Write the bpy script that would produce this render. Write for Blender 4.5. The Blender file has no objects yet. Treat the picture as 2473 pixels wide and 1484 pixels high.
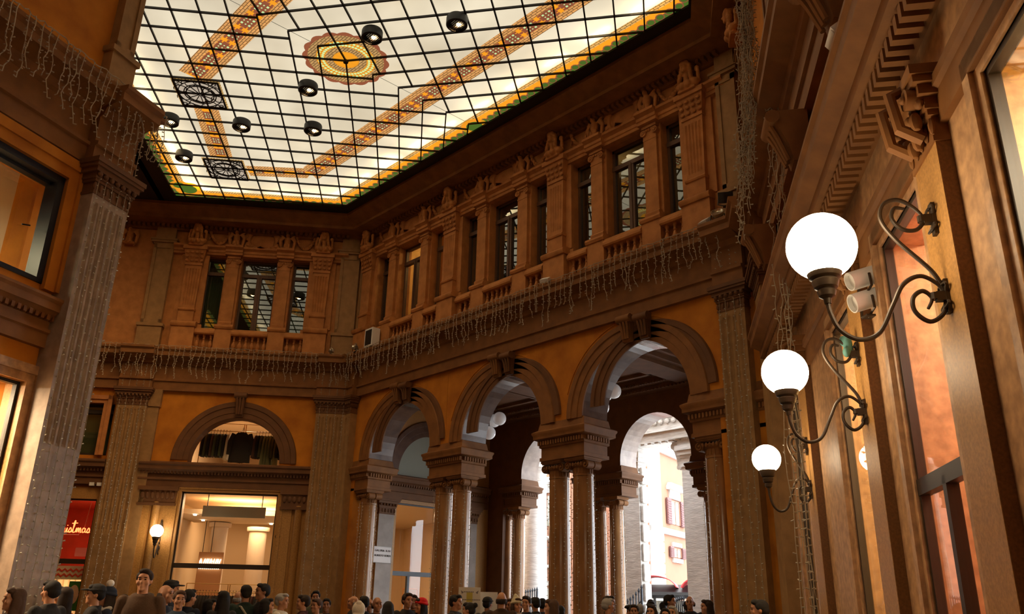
import bpy, bmesh, math, random
from mathutils import Vector, Matrix
rnd = random.Random(7)
SC = bpy.context.scene
COL = SC.collection
PI = math.pi

# ------------------------------------------------------------------ camera
CAM = Vector((16.04, -14.6, 1.5))
FPX = 2012.0
_fa = PI - math.radians(43.07)
_fh = Vector((math.cos(_fa), math.sin(_fa), 0)); _rh = Vector((math.sin(_fa), -math.cos(_fa), 0)); _up = Vector((0, 0, 1))
_P, _R = math.radians(20.2), math.radians(1.15)
c_fwd = _fh*math.cos(_P) + _up*math.sin(_P)
_u0 = _up*math.cos(_P) - _fh*math.sin(_P)
c_r = _rh*math.cos(_R) + _u0*math.sin(_R)
c_u = _u0*math.cos(_R) - _rh*math.sin(_R)
cd = bpy.data.cameras.new('camera'); cam = bpy.data.objects.new('camera', cd); COL.objects.link(cam)
cd.sensor_width = 36.0; cd.lens = 36.0*FPX/2473.0; cd.clip_start = 0.05; cd.clip_end = 400
cam.matrix_world = Matrix(((c_r.x, c_u.x, -c_fwd.x, CAM.x), (c_r.y, c_u.y, -c_fwd.y, CAM.y), (c_r.z, c_u.z, -c_fwd.z, CAM.z), (0, 0, 0, 1)))
SC.camera = cam
# ------------------------------------------------------------------ world, exposure
W = bpy.data.worlds.new('overcast_sky'); SC.world = W; W.use_nodes = True
W.node_tree.nodes['Background'].inputs[0].default_value = (0.86, 0.93, 1.0, 1)
W.node_tree.nodes['Background'].inputs[1].default_value = 6.0
SC.view_settings.view_transform = 'Standard'; SC.view_settings.look = 'None'
SC.view_settings.exposure = 0.8; SC.view_settings.gamma = 1.0
SC.view_settings.use_curve_mapping = False
SC.cycles.use_denoising = True
SC.cycles.max_bounces = 6; SC.cycles.diffuse_bounces = 3; SC.cycles.glossy_bounces = 3
SC.cycles.transmission_bounces = 4; SC.cycles.transparent_max_bounces = 12
SC.cycles.caustics_reflective = False; SC.cycles.caustics_refractive = False
SC.cycles.sample_clamp_indirect = 4.0
GLASS_Z = 14.36
WARM = (1.0, 0.60, 0.26)

# ------------------------------------------------------------------ materials
def mat(name, col, rough=0.7, metal=0.0, noise=0.0, nscale=3.0, col2=None, bump=0.0, bscale=20.0, spec=0.4, emit=None, es=0.0, stretch=None):
    m = bpy.data.materials.new(name); m.use_nodes = True
    nt = m.node_tree; b = nt.nodes['Principled BSDF']
    b.inputs['Base Color'].default_value = (*col, 1); b.inputs['Roughness'].default_value = rough
    b.inputs['Metallic'].default_value = metal; b.inputs['Specular IOR Level'].default_value = spec
    if noise or bump:
        tc = nt.nodes.new('ShaderNodeTexCoord')
        mp = nt.nodes.new('ShaderNodeMapping'); nt.links.new(tc.outputs['Object'], mp.inputs['Vector'])
        if stretch: mp.inputs['Scale'].default_value = stretch
    if noise:
        n = nt.nodes.new('ShaderNodeTexNoise'); n.inputs['Scale'].default_value = nscale; n.inputs['Detail'].default_value = 5
        nt.links.new(mp.outputs['Vector'], n.inputs['Vector'])
        r = nt.nodes.new('ShaderNodeValToRGB'); c2 = col2 or tuple(c*0.55 for c in col)
        r.color_ramp.elements[0].position = 0.35; r.color_ramp.elements[1].position = 0.68
        r.color_ramp.elements[0].color = (*[a*(1-noise)+b2*noise for a, b2 in zip(col, c2)], 1)
        r.color_ramp.elements[1].color = (*[min(1, c*(1+0.25*noise)) for c in col], 1)
        nt.links.new(n.outputs['Fac'], r.inputs['Fac']); nt.links.new(r.outputs['Color'], b.inputs['Base Color'])
    if bump:
        n2 = nt.nodes.new('ShaderNodeTexNoise'); n2.inputs['Scale'].default_value = bscale; n2.inputs['Detail'].default_value = 4
        nt.links.new(mp.outputs['Vector'], n2.inputs['Vector'])
        bp = nt.nodes.new('ShaderNodeBump'); bp.inputs['Strength'].default_value = bump; bp.inputs['Distance'].default_value = 0.02
        nt.links.new(n2.outputs['Fac'], bp.inputs['Height']); nt.links.new(bp.outputs['Normal'], b.inputs['Normal'])
    if emit:
        b.inputs['Emission Color'].default_value = (*emit, 1); b.inputs['Emission Strength'].default_value = es
    return m
def emis(name, col, s):
    m = bpy.data.materials.new(name); m.use_nodes = True; nt = m.node_tree; nt.nodes.clear()
    e = nt.nodes.new('ShaderNodeEmission'); e.inputs[0].default_value = (*col, 1); e.inputs[1].default_value = s
    o = nt.nodes.new('ShaderNodeOutputMaterial'); nt.links.new(e.outputs[0], o.inputs[0]); return m
def backlit(name, col, s, tr=0.8, noise=0.0, brick=False):
    """stained or milk glass lit from behind: translucent for the lamps above plus an even backlight"""
    m = bpy.data.materials.new(name); m.use_nodes = True; nt = m.node_tree; nt.nodes.clear()
    e = nt.nodes.new('ShaderNodeEmission'); e.inputs[0].default_value = (*col, 1); e.inputs[1].default_value = s
    t = nt.nodes.new('ShaderNodeBsdfTranslucent'); t.inputs[0].default_value = (*[c*tr for c in col], 1)
    d = nt.nodes.new('ShaderNodeBsdfGlossy'); d.inputs['Roughness'].default_value = 0.25; d.inputs[0].default_value = (.04, .04, .04, 1)
    a = nt.nodes.new('ShaderNodeAddShader'); a2 = nt.nodes.new('ShaderNodeAddShader')
    nt.links.new(e.outputs[0], a.inputs[0]); nt.links.new(t.outputs[0], a.inputs[1])
    nt.links.new(a.outputs[0], a2.inputs[0]); nt.links.new(d.outputs[0], a2.inputs[1])
    o = nt.nodes.new('ShaderNodeOutputMaterial'); nt.links.new(a2.outputs[0], o.inputs[0])
    tc = nt.nodes.new('ShaderNodeTexCoord')
    if noise:
        n = nt.nodes.new('ShaderNodeTexNoise'); n.inputs['Scale'].default_value = 0.55; n.inputs['Detail'].default_value = 3
        nt.links.new(tc.outputs['Object'], n.inputs['Vector'])
        r = nt.nodes.new('ShaderNodeValToRGB')
        r.color_ramp.elements[0].position = .3; r.color_ramp.elements[1].position = .7
        r.color_ramp.elements[0].color = (*[c*(1-noise) for c in col], 1); r.color_ramp.elements[1].color = (*col, 1)
        nt.links.new(n.outputs['Fac'], r.inputs['Fac']); nt.links.new(r.outputs['Color'], e.inputs[0])
    if brick:
        bk = nt.nodes.new('ShaderNodeTexBrick'); bk.inputs['Scale'].default_value = 1.0
        bk.inputs['Brick Width'].default_value = .16; bk.inputs['Row Height'].default_value = .065; bk.inputs['Mortar Size'].default_value = .006
        bk.inputs['Color1'].default_value = (*col, 1); bk.inputs['Color2'].default_value = (*[c*.85 for c in col], 1); bk.inputs['Mortar'].default_value = (.05, .02, .01, 1)
        nt.links.new(tc.outputs['Object'], bk.inputs['Vector'])
        nt.links.new(bk.outputs['Color'], e.inputs[0]); nt.links.new(bk.outputs['Color'], t.inputs[0])
    return m
def clearglass(name, tint=(1, 1, 1), refl=1.0):
    m = bpy.data.materials.new(name); m.use_nodes = True; nt = m.node_tree; nt.nodes.clear()
    t = nt.nodes.new('ShaderNodeBsdfTransparent'); t.inputs[0].default_value = (*tint, 1)
    g = nt.nodes.new('ShaderNodeBsdfGlossy'); g.inputs['Roughness'].default_value = 0.0
    f = nt.nodes.new('ShaderNodeLayerWeight'); f.inputs['Blend'].default_value = .5
    pw = nt.nodes.new('ShaderNodeMath'); pw.operation = 'POWER'; pw.inputs[1].default_value = 4.0; nt.links.new(f.outputs['Facing'], pw.inputs[0])
    mu = nt.nodes.new('ShaderNodeMath'); mu.operation = 'MULTIPLY_ADD'; mu.inputs[1].default_value = .6*refl; mu.inputs[2].default_value = .025*refl; mu.use_clamp = True
    mx = nt.nodes.new('ShaderNodeMixShader'); o = nt.nodes.new('ShaderNodeOutputMaterial')
    nt.links.new(pw.outputs[0], mu.inputs[0]); nt.links.new(mu.outputs[0], mx.inputs[0])
    nt.links.new(t.outputs[0], mx.inputs[1]); nt.links.new(g.outputs[0], mx.inputs[2]); nt.links.new(mx.outputs[0], o.inputs[0]); return m

OCHRE = mat('ochre_stucco', (.52, .19, .012), .85, noise=.7, nscale=1.6, col2=(.36, .105, .005), bump=.15)
STONE = mat('warm_stone', (.46, .19, .05), .75, noise=.5, nscale=4, col2=(.3, .105, .022), bump=.1)
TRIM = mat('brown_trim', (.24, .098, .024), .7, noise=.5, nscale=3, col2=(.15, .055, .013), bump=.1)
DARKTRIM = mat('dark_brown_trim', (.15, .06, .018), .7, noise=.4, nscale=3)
PILM = mat('grey_brown_stone', (.33, .18, .065), .7, noise=.4, nscale=5, bump=.1)
MARB = mat('polished_brown_marble', (.34, .17, .065), .22, noise=.6, nscale=4, col2=(.2, .09, .04), stretch=(1, 1, .35))
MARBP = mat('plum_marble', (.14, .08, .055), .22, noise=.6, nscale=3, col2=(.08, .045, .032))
PINK = mat('pink_stone', (.54, .31, .15), .5, noise=.7, nscale=9, col2=(.33, .18, .09))
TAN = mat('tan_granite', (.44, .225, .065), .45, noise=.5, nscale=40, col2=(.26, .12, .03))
TANSHADE = mat('shaded_tan_granite', (.2, .085, .025), .45, noise=.5, nscale=40)  # darker copy of the tan granite, shade of the pier sides put into colour
FRAME = mat('dark_window_frame', (.035, .022, .014), .45)
BROWNFR = mat('brown_timber_frame', (.1, .045, .02), .5)
BLACK = mat('black_iron', (.012, .01, .009), .5)
IRON = mat('bronze_iron', (.06, .04, .025), .45, metal=.3)
VERDI = mat('verdigris_cloth', (.12, .3, .26), .8)
TRAV = mat('travertine', (.72, .69, .65), .8, noise=.45, nscale=2.5, col2=(.45, .42, .38), bump=.5, bscale=6, stretch=(1, 1, 6))
WIRE = mat('light_string_wire', (.42, .35, .25), .5)
LED = mat('clear_led_bulb_sparkle', (.6, .56, .46), .2)  # daylight sparkle of the column strings put into the bulb colour
WHITEP = mat('white_paint', (.8, .78, .74), .6)
OFFW = mat('cream_plaster', (.78, .66, .5), .7)
FLOORM = mat('grey_terrazzo', (.07, .055, .045), .35, noise=.5, nscale=12)
CEILD = mat('dark_void', (.05, .03, .02), .9)
GLASSM = clearglass('window_glass', (.75, .8, .72), 6.0)
SHOPG = clearglass('shop_glass', (.97, .97, .95), 1.0)
GLOBE = emis('lit_milk_globe', (1.0, .78, .50), 12)
GLOBEO = mat('milk_glass_faint_glow', (.8, .8, .8), .15, emit=(.8, .8, .82), es=.06)  # faint glow put into the globes that are not lit

# ------------------------------------------------------------------ mesh helpers
class MB:
    def __init__(s): s.v = []; s.f = []; s.mi = []; s.cur = 0
    def add(s, vs, fs, m=None):
        o = len(s.v); s.v.extend(vs)
        for f in fs: s.f.append(tuple(i+o for i in f)); s.mi.append(s.cur if m is None else m)
        return s
    def box(s, x0, x1, y0, y1, z0, z1, m=None):
        return s.add([(x0, y0, z0), (x1, y0, z0), (x1, y1, z0), (x0, y1, z0), (x0, y0, z1), (x1, y0, z1), (x1, y1, z1), (x0, y1, z1)],
                     [(0, 3, 2, 1), (4, 5, 6, 7), (0, 1, 5, 4), (1, 2, 6, 5), (2, 3, 7, 6), (3, 0, 4, 7)], m)
    def prism(s, poly, y0, y1, m=None):
        n = len(poly)
        a = sum(poly[i][0]*poly[(i+1) % n][1]-poly[(i+1) % n][0]*poly[i][1] for i in range(n))
        if a < 0: poly = poly[::-1]
        vs = [(x, y0, z) for x, z in poly]+[(x, y1, z) for x, z in poly]
        fs = [tuple(range(n)), tuple(range(2*n-1, n-1, -1))]
        fs += [(i, i+n, (i+1) % n+n, (i+1) % n) for i in range(n)]
        return s.add(vs, fs, m)
    def flat(s, poly, z0, z1, m=None):
        """polygon in xy, extruded in z"""
        n = len(poly)
        a = sum(poly[i][0]*poly[(i+1) % n][1]-poly[(i+1) % n][0]*poly[i][1] for i in range(n))
        if a < 0: poly = poly[::-1]
        vs = [(x, y, z0) for x, y in poly]+[(x, y, z1) for x, y in poly]
        fs = [tuple(range(n-1, -1, -1)), tuple(range(n, 2*n))]
        fs += [(i, (i+1) % n, (i+1) % n+n, i+n) for i in range(n)]
        return s.add(vs, fs, m)
    def sweep(s, prof, x0, x1, m0=0.0, m1=0.0, m=None):
        """profile of (offset towards the room, z) run along x; mitred by m per unit of offset"""
        n = len(prof); vs = []
        for o, z in prof: vs.append((x0+m0*o, -o, z))
        for o, z in prof: vs.append((x1+m1*o, -o, z))
        fs = [(i, i+1, i+1+n, i+n) for i in range(n-1)]+[(n-1, 0, n, 2*n-1)]
        fs += [tuple(range(n-1, -1, -1)), tuple(range(n, 2*n))]
        return s.add(vs, fs, m)
    def arc(s, prof, cx, cz, a0=0.0, a1=PI, n=28, m=None, sx=1.0):
        """closed profile of (radius, y) swept round an arch"""
        k = len(prof); vs = []
        for i in range(n+1):
            a = a0+(a1-a0)*i/n
            for r, y in prof: vs.append((cx+r*math.cos(a)*sx, y, cz+r*math.sin(a)))
        fs = []
        for i in range(n):
            for j in range(k):
                j2 = (j+1) % k
                fs.append((i*k+j, (i+1)*k+j, (i+1)*k+j2, i*k+j2))
        fs += [tuple(range(k-1, -1, -1)), tuple(range(n*k, n*k+k))]
        return s.add(vs, fs, m)
    def lathe(s, prof, n=20, c=(0, 0, 0), a0=0.0, a1=2*PI, m=None, sx=1, sy=1):
        full = abs(a1-a0-2*PI) < 1e-6; k = len(prof); cnt = n if full else n+1; vs = []
        for i in range(cnt):
            a = a0+(a1-a0)*i/n
            for r, z in prof: vs.append((c[0]+r*math.cos(a)*sx, c[1]+r*math.sin(a)*sy, c[2]+z))
        fs = []
        for i in range(n):
            i2 = (i+1) % cnt
            for j in range(k-1): fs.append((i*k+j, i2*k+j, i2*k+j+1, i*k+j+1))
        if full:
            if prof[0][0] > 1e-5: fs.append(tuple(i*k for i in range(cnt-1, -1, -1)))
            if prof[-1][0] > 1e-5: fs.append(tuple(i*k+k-1 for i in range(cnt)))
        return s.add(vs, fs, m)
    def ell(s, c, r, nu=14, nv=9, rot=None, m=None):
        vs = []; fs = []
        for j in range(1, nv):
            t = PI*j/nv
            for i in range(nu):
                a = 2*PI*i/nu; vs.append(Vector((r[0]*math.sin(t)*math.cos(a), r[1]*math.sin(t)*math.sin(a), r[2]*math.cos(t))))
        vs += [Vector((0, 0, r[2])), Vector((0, 0, -r[2]))]; top = len(vs)-2; bot = top+1
        if rot is not None: vs = [rot @ v for v in vs]
        vs = [(v.x+c[0], v.y+c[1], v.z+c[2]) for v in vs]
        for j in range(nv-2):
            for i in range(nu):
                i2 = (i+1) % nu; fs.append((j*nu+i, (j+1)*nu+i, (j+1)*nu+i2, j*nu+i2))
        for i in range(nu):
            i2 = (i+1) % nu; fs.append((top, i, i2)); fs.append((bot, (nv-2)*nu+i2, (nv-2)*nu+i))
        return s.add(vs, fs, m)
    def tube(s, pts, r, n=6, m=None, closed=False):
        P = [Vector(p) for p in pts]; N = len(P); R = r if isinstance(r, (list, tuple)) else [r]*N
        vs = []; prev = None
        for i, p in enumerate(P):
            if closed: d = P[(i+1) % N]-P[i-1]
            else: d = P[min(i+1, N-1)]-P[max(i-1, 0)]
            if d.length < 1e-9: d = Vector((0, 0, 1))
            d.normalize()
            if prev is None:
                a = Vector((0, 0, 1)) if abs(d.z) < .9 else Vector((1, 0, 0)); e = d.cross(a).normalized()
            else:
                e = prev-d*prev.dot(d)
                if e.length < 1e-6: e = d.orthogonal()
                e.normalize()
            prev = e; g = d.cross(e)
            for k in range(n):
                a = 2*PI*k/n; q = p+(e*math.cos(a)+g*math.sin(a))*R[i]; vs.append((q.x, q.y, q.z))
        fs = []
        for i in range(N if closed else N-1):
            i2 = (i+1) % N
            for k in range(n):
                k2 = (k+1) % n; fs.append((i*n+k, i*n+k2, i2*n+k2, i2*n+k))
        if not closed: fs += [tuple(range(n-1, -1, -1)), tuple(range((N-1)*n, N*n))]
        return s.add(vs, fs, m)
    def mesh(s, name, mats, smooth=True, ang=35):
        me = bpy.data.meshes.new(name); me.from_pydata([tuple(v) for v in s.v], [], s.f)
        for mm in (mats if isinstance(mats, (list, tuple)) else [mats]): me.materials.append(mm)
        if any(s.mi): me.polygons.foreach_set('material_index', s.mi)
        if smooth:
            me.shade_smooth(); me.set_sharp_from_angle(angle=math.radians(ang))
        me.validate(); me.update(); return me
    def build(s, name, mats, parent=None, smooth=True, ang=35):
        o = bpy.data.objects.new(name, s.mesh(name, mats, smooth, ang)); COL.objects.link(o)
        if parent is not None: o.parent = parent
        return o
def tag(o, label=None, cat=None, group=None, kind=None):
    if label: o['label'] = label
    if cat: o['category'] = cat
    if group: o['group'] = group
    if kind: o['kind'] = kind
    return o
def empty(name, label=None, cat=None, group=None, kind=None):
    o = bpy.data.objects.new(name, None); COL.objects.link(o); o.empty_display_size = .2
    return tag(o, label, cat, group, kind)
def copyobj(src, parent=None):
    c = src.copy(); COL.objects.link(c); c.parent = parent
    for ch in list(src.children): copyobj(ch, c)
    return c
class Frame:
    """a wall face: origin, x to the right as seen from the room, -y towards the room"""
    def __init__(s, ox, oy, ux, uy):
        s.o = Vector((ox, oy, 0)); s.u = Vector((ux, uy, 0)).normalized(); s.n = Vector((-s.u.y, s.u.x, 0)); s.rz = math.atan2(ux, 1)*0+math.atan2(s.u.y, s.u.x)
    def pt(s, x, y=0, z=0): return s.o+s.u*x+s.n*y+Vector((0, 0, z))
    def put(s, o, x=0, y=0, z=0, turn=0.0):
        o.location = s.pt(x, y, z); o.rotation_euler = (0, 0, s.rz+turn); return o
FA = Frame(0, 0, 1, 0)
FB = Frame(-7.3, 0, .596, .803)
FC = Frame(8.0, 0, .596, -.803)
FD = Frame(2.75, -11.55, -.461, .888)
MI = .503          # mitre of the obtuse room corners
def light(name, kind, loc, power, col=WARM, size=.1, parent=None, rot=None, spot=None, blend=.5):
    d = bpy.data.lights.new(name, kind); d.energy = power; d.color = col
    if kind in ('POINT', 'SPOT'): d.shadow_soft_size = size
    if kind == 'AREA': d.size = size
    if spot: d.spot_size = spot; d.spot_blend = blend
    o = bpy.data.objects.new(name, d); COL.objects.link(o); o.location = loc
    if rot: o.rotation_euler = rot
    if parent: o.parent = parent
    return o
def panel_wall(mb, xc, zc, solid, y0, y1, m=None):
    """wall of grid cells between xc and zc cuts; solid(i,j) says which cells are masonry"""
    nx, nz = len(xc)-1, len(zc)-1
    S = lambda i, j: 0 <= i < nx and 0 <= j < nz and solid(i, j)
    for i in range(nx):
        for j in range(nz):
            if not S(i, j): continue
            x0, x1, z0, z1 = xc[i], xc[i+1], zc[j], zc[j+1]
            mb.add([(x0, y0, z0), (x1, y0, z0), (x1, y0, z1), (x0, y0, z1)], [(0, 1, 2, 3)], m)
            mb.add([(x0, y1, z0), (x1, y1, z0), (x1, y1, z1), (x0, y1, z1)], [(3, 2, 1, 0)], m)
            if not S(i-1, j): mb.add([(x0, y0, z0), (x0, y1, z0), (x0, y1, z1), (x0, y0, z1)], [(3, 2, 1, 0)], m)
            if not S(i+1, j): mb.add([(x1, y0, z0), (x1, y1, z0), (x1, y1, z1), (x1, y0, z1)], [(0, 1, 2, 3)], m)
            if not S(i, j-1): mb.add([(x0, y0, z0), (x1, y0, z0), (x1, y1, z0), (x0, y1, z0)], [(3, 2, 1, 0)], m)
            if not S(i, j+1): mb.add([(x0, y0, z1), (x1, y0, z1), (x1, y1, z1), (x0, y1, z1)], [(0, 1, 2, 3)], m)
def arch_bay(mb, x0, x1, z0, zt, xc, r, zs, y0, y1, m=0, mi=1, n=24):
    """wall from z0 to zt between x0 and x1 with a round arch at xc springing at zs (jambs down to z0)"""
    pts = [(xc-r, z0), ]+[(xc-r*math.cos(PI*i/n), zs+r*math.sin(PI*i/n)) for i in range(n+1)]+[(xc+r, z0)]
    for y, fl in ((y0, 0), (y1, 1)):
        mb.add([(x0, y, z0), (xc-r, y, z0), (xc-r, y, zt), (x0, y, zt)], [(0, 1, 2, 3) if not fl else (3, 2, 1, 0)], m)
        mb.add([(xc+r, y, z0), (x1, y, z0), (x1, y, zt), (xc+r, y, zt)], [(0, 1, 2, 3) if not fl else (3, 2, 1, 0)], m)
        for i in range(1, len(pts)-2):
            a, b = pts[i], pts[i+1]
            mb.add([(a[0], y, a[1]), (b[0], y, b[1]), (b[0], y, zt), (a[0], y, zt)], [(0, 1, 2, 3) if not fl else (3, 2, 1, 0)], m)
    for i in range(len(pts)-1):
        a, b = pts[i], pts[i+1]
        mb.add([(a[0], y0, a[1]), (b[0], y0, b[1]), (b[0], y1, b[1]), (a[0], y1, a[1])], [(3, 2, 1, 0)], mi)
    for xa, fl in ((x0, 0), (x1, 1)):
        mb.add([(xa, y0, z0), (xa, y1, z0), (xa, y1, zt), (xa, y0, zt)], [(0, 1, 2, 3)], m)
    mb.add([(x0, y0, zt), (x1, y0, zt), (x1, y1, zt), (x0, y1, zt)], [(0, 1, 2, 3)], m)
    for a, b in ((x0, xc-r), (xc+r, x1)):
        mb.add([(a, y0, z0), (b, y0, z0), (b, y1, z0), (a, y1, z0)], [(3, 2, 1, 0)], m)
def blob(name, mb, voxel, mats, smooth_it=6):
    """join the pieces of mb into one continuous carved or grown surface"""
    me = mb.mesh('tmp', mats, smooth=False)
    o = bpy.data.objects.new('tmp', me); COL.objects.link(o)
    r = o.modifiers.new('r', 'REMESH'); r.mode = 'VOXEL'; r.voxel_size = voxel
    if smooth_it:
        s = o.modifiers.new('s', 'SMOOTH'); s.iterations = smooth_it; s.factor = .5
    dg = bpy.context.evaluated_depsgraph_get(); dg.update()
    out = bpy.data.meshes.new_from_object(o.evaluated_get(dg)); out.name = name
    bpy.data.objects.remove(o); bpy.data.meshes.remove(me)
    out.materials.clear()
    for mm in (mats if isinstance(mats, (list, tuple)) else [mats]): out.materials.append(mm)
    out.shade_smooth(); return out
def meshobj(name, me, parent=None):
    o = bpy.data.objects.new(name, me); COL.objects.link(o)
    if parent is not None: o.parent = parent
    return o
# ------------------------------------------------------------------ floor, roof, skylight
def poly_obj(name, poly, z0, z1, m): return MB().flat(poly, z0, z1).build(name, m, smooth=False)
tag(poly_obj('floor', [(-34, -34), (34, -34), (34, 11), (-34, 11)], -.3, 0, FLOORM), 'grey polished stone floor of the gallery', 'floor', kind='structure')
tag(poly_obj('ceiling', [(-36, -36), (36, -36), (36, 4.2), (-36, 4.2)], 15.7, 16.0, OFFW), 'white roof space above the glass ceiling', 'ceiling', kind='structure')

ROS = (.45, -5.85)
HALL = [(-6.4, -1.5), (7.6, -1.5), (10.88, -5.92), (4.1, -11.3), (2.95, -8.8), (-.3, -12.9), (-9.78, -5.87)]
ARM1 = [(-10.6, -7.0), (-17.5, -16.3), (-8.5, -23.0), (-1.2, -13.9)]
ARM2 = [(11.6, -6.9), (20.6, -19.0), (11.0, -26.0), (5.0, -12.3)]
MILK = backlit('milk_glass', (.84, .80, .68), .28, tr=.8, noise=.42)
GOLD = backlit('amber_glass', (.74, .38, .03), .34)
GREENG = backlit('green_glass', (.12, .22, .035), .3)
LEAF = backlit('pale_green_glass', (.5, .66, .36), .46)
REDG = backlit('russet_glass', (.36, .14, .07), .3)
TANB = backlit('tan_brick_glass', (.62, .45, .2), .28, brick=True)
GREYG = backlit('grey_glass', (.5, .45, .38), .35)
sky = empty('skylight', 'milk glass ceiling with black glazing bars and amber ornament bands over the hall', 'skylight')
MB().flat(HALL, GLASS_Z, GLASS_Z+.012).build('glass_panel', MILK, sky, smooth=False)

def inside(poly, x, y):
    c = False; n = len(poly)
    for i in range(n):
        x0, y0 = poly[i]; x1, y1 = poly[(i+1) % n]
        if (y0 > y) != (y1 > y) and x < (x1-x0)*(y-y0)/(y1-y0)+x0: c = not c
    return c
def clip_line(poly, p, d):
    ts = []
    n = len(poly)
    for i in range(n):
        a = poly[i]; b = poly[(i+1) % n]; ex, ey = b[0]-a[0], b[1]-a[1]
        den = d[0]*ey-d[1]*ex
        if abs(den) < 1e-9: continue
        t = ((a[0]-p[0])*ey-(a[1]-p[1])*ex)/den; u = ((a[0]-p[0])*d[1]-(a[1]-p[1])*d[0])/den
        if 0 <= u < 1: ts.append(t)
    ts.sort(); return [(ts[i], ts[i+1]) for i in range(0, len(ts)-1, 2)]
def bar(mb, a, b, w=.035, z0=GLASS_Z-.05, z1=GLASS_Z, m=None):
    a = Vector((*a, 0)); b = Vector((*b, 0)); d = (b-a)
    if d.length < .02: return
    e = Vector((-d.y, d.x, 0)).normalized()*w/2
    q = [a-e, b-e, b+e, a+e]
    mb.add([(v.x, v.y, z0) for v in q]+[(v.x, v.y, z1) for v in q], [(0, 3, 2, 1), (4, 5, 6, 7), (0, 1, 5, 4), (1, 2, 6, 5), (2, 3, 7, 6), (3, 0, 4, 7)], m)
QS, PS = .645, .668
def grid_bars(mb, poly, sgn, ros=ROS, keep=True):
    """two families of bars square to the side wall, stopping at the ridge in a staircase"""
    da = Vector((-.596*sgn, -.803)); db = Vector((-.803*sgn, .596)); R = Vector(ros)
    side = lambda p: (p.x-ros[0])*sgn < 0.0001
    for k in range(-30, 31):
        # bars square to the side wall: a = k*QS
        p = R+da*(k*QS); b0 = -k*QS/1.347
        for t0, t1 in clip_line(poly, p, db):
            t0 = max(t0, b0)
            if t1 > t0: bar(mb, p+db*t0, p+db*t1)
        # bars along the side wall: b = k*PS
        p = R+db*(k*PS); a0 = -1.347*k*PS; a0 = QS*math.ceil(a0/QS-.02)
        for t0, t1 in clip_line(poly, p, da):
            t0 = max(t0, a0)
            if t1 > t0: bar(mb, p+da*t0, p+da*t1)
mb = MB(); grid_bars(mb, HALL, 1); mb.build('glazing_bars', BLACK, sky, smooth=False)
mb = MB(); grid_bars(mb, HALL, -1); mb.build('glazing_bars', BLACK, sky, smooth=False)
mb = MB(); bar(mb, (.45, -1.5), (.45, -9.5), .008, GLASS_Z-.006); mb.build('ridge_lead', BLACK, sky, smooth=False)

def band(name, a, b, w, n=None, mitre0=0.0, mitre1=0.0, bw=.2, small=False):
    """ornament band from a to b: tan brick borders, amber ground, russet knots with green lights"""
    a = Vector(a); b = Vector(b); d = b-a; L = d.length; d = d/L; e = Vector((-d.y, d.x)); h = w/2
    mb = MB(); z = GLASS_Z-.004
    P = lambda u, v: (a.x+d.x*u+e.x*v, a.y+d.y*u+e.y*v)
    def quad(u0, u1, v0, v1, m, dz, c0=0, c1=0):
        q = [P(u0+c0*v0, v0), P(u1+c1*v0, v0), P(u1+c1*v1, v1), P(u0+c0*v1, v1)]
        mb.flat(q, z-dz-.001, z-dz, m)
    quad(0, L, -h, h, 0, .001, mitre0, mitre1)
    quad(0, L, -h, -h+bw, 1, .003, mitre0, mitre1); quad(0, L, h-bw, h, 1, .003, mitre0, mitre1)
    step = w*.8; k = n or max(1, int(L/step)); step = L/k; i2 = h-bw; s = min(step*.46, i2*1.5)
    for i in range(k):
        u = step*(i+.5)
        for r in (-.62, -.22, .22, .62):
            quad(u-s, u+s, r*i2*1.25-.028, r*i2*1.25+.028, 2, .005); quad(u+r*s-.028, u+r*s+.028, -i2, i2, 2, .006)
        q = [P(u-s*1.05, 0), P(u, -i2*1.05), P(u+s*1.05, 0), P(u, i2*1.05)]
        mb.flat(q, z-.0035, z-.003, 2)
        for r in (-.42, 0, .42):
            for t in (-.42, 0, .42):
                g = .075 if (r and t) else .045
                quad(u+r*s-g*s*1.6, u+r*s+g*s*1.6, t*i2*1.25-g*i2*2.0, t*i2*1.25+g*i2*2.0, 3, .008)
        if i < k-1:
            quad(u+step*.5-.05, u+step*.5+.05, -.03, .03, 2, .005)
    return mb.build(name, [GOLD, TANB, REDG, LEAF], sky, smooth=False)
dB2 = Vector((-.596, -.803)); eB2 = Vector((-.803, .596))
GA = Vector((-3.55, -7.82)); GB = Vector((-6.9, -5.48))
band('patterned_band', (-5.25, -3.47), (6.05, -3.47), .72, 19, -.5, .5)
band('patterned_band', (-2.95, -8.28), (4.4, -8.28), .76, 11)
band('patterned_band', GA+eB2*.72, GB-eB2*.72, .66, 4)
band('patterned_band', GB-dB2*.66, (-5.25, -3.47), .62, 3, 0, -.5)
band('patterned_band', (6.05, -3.47), (8.0, -6.1), .62, 3, .5, 0)
band('patterned_band', (-9.3, -7.6), (-7.0, -9.3), .62, 3)
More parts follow.
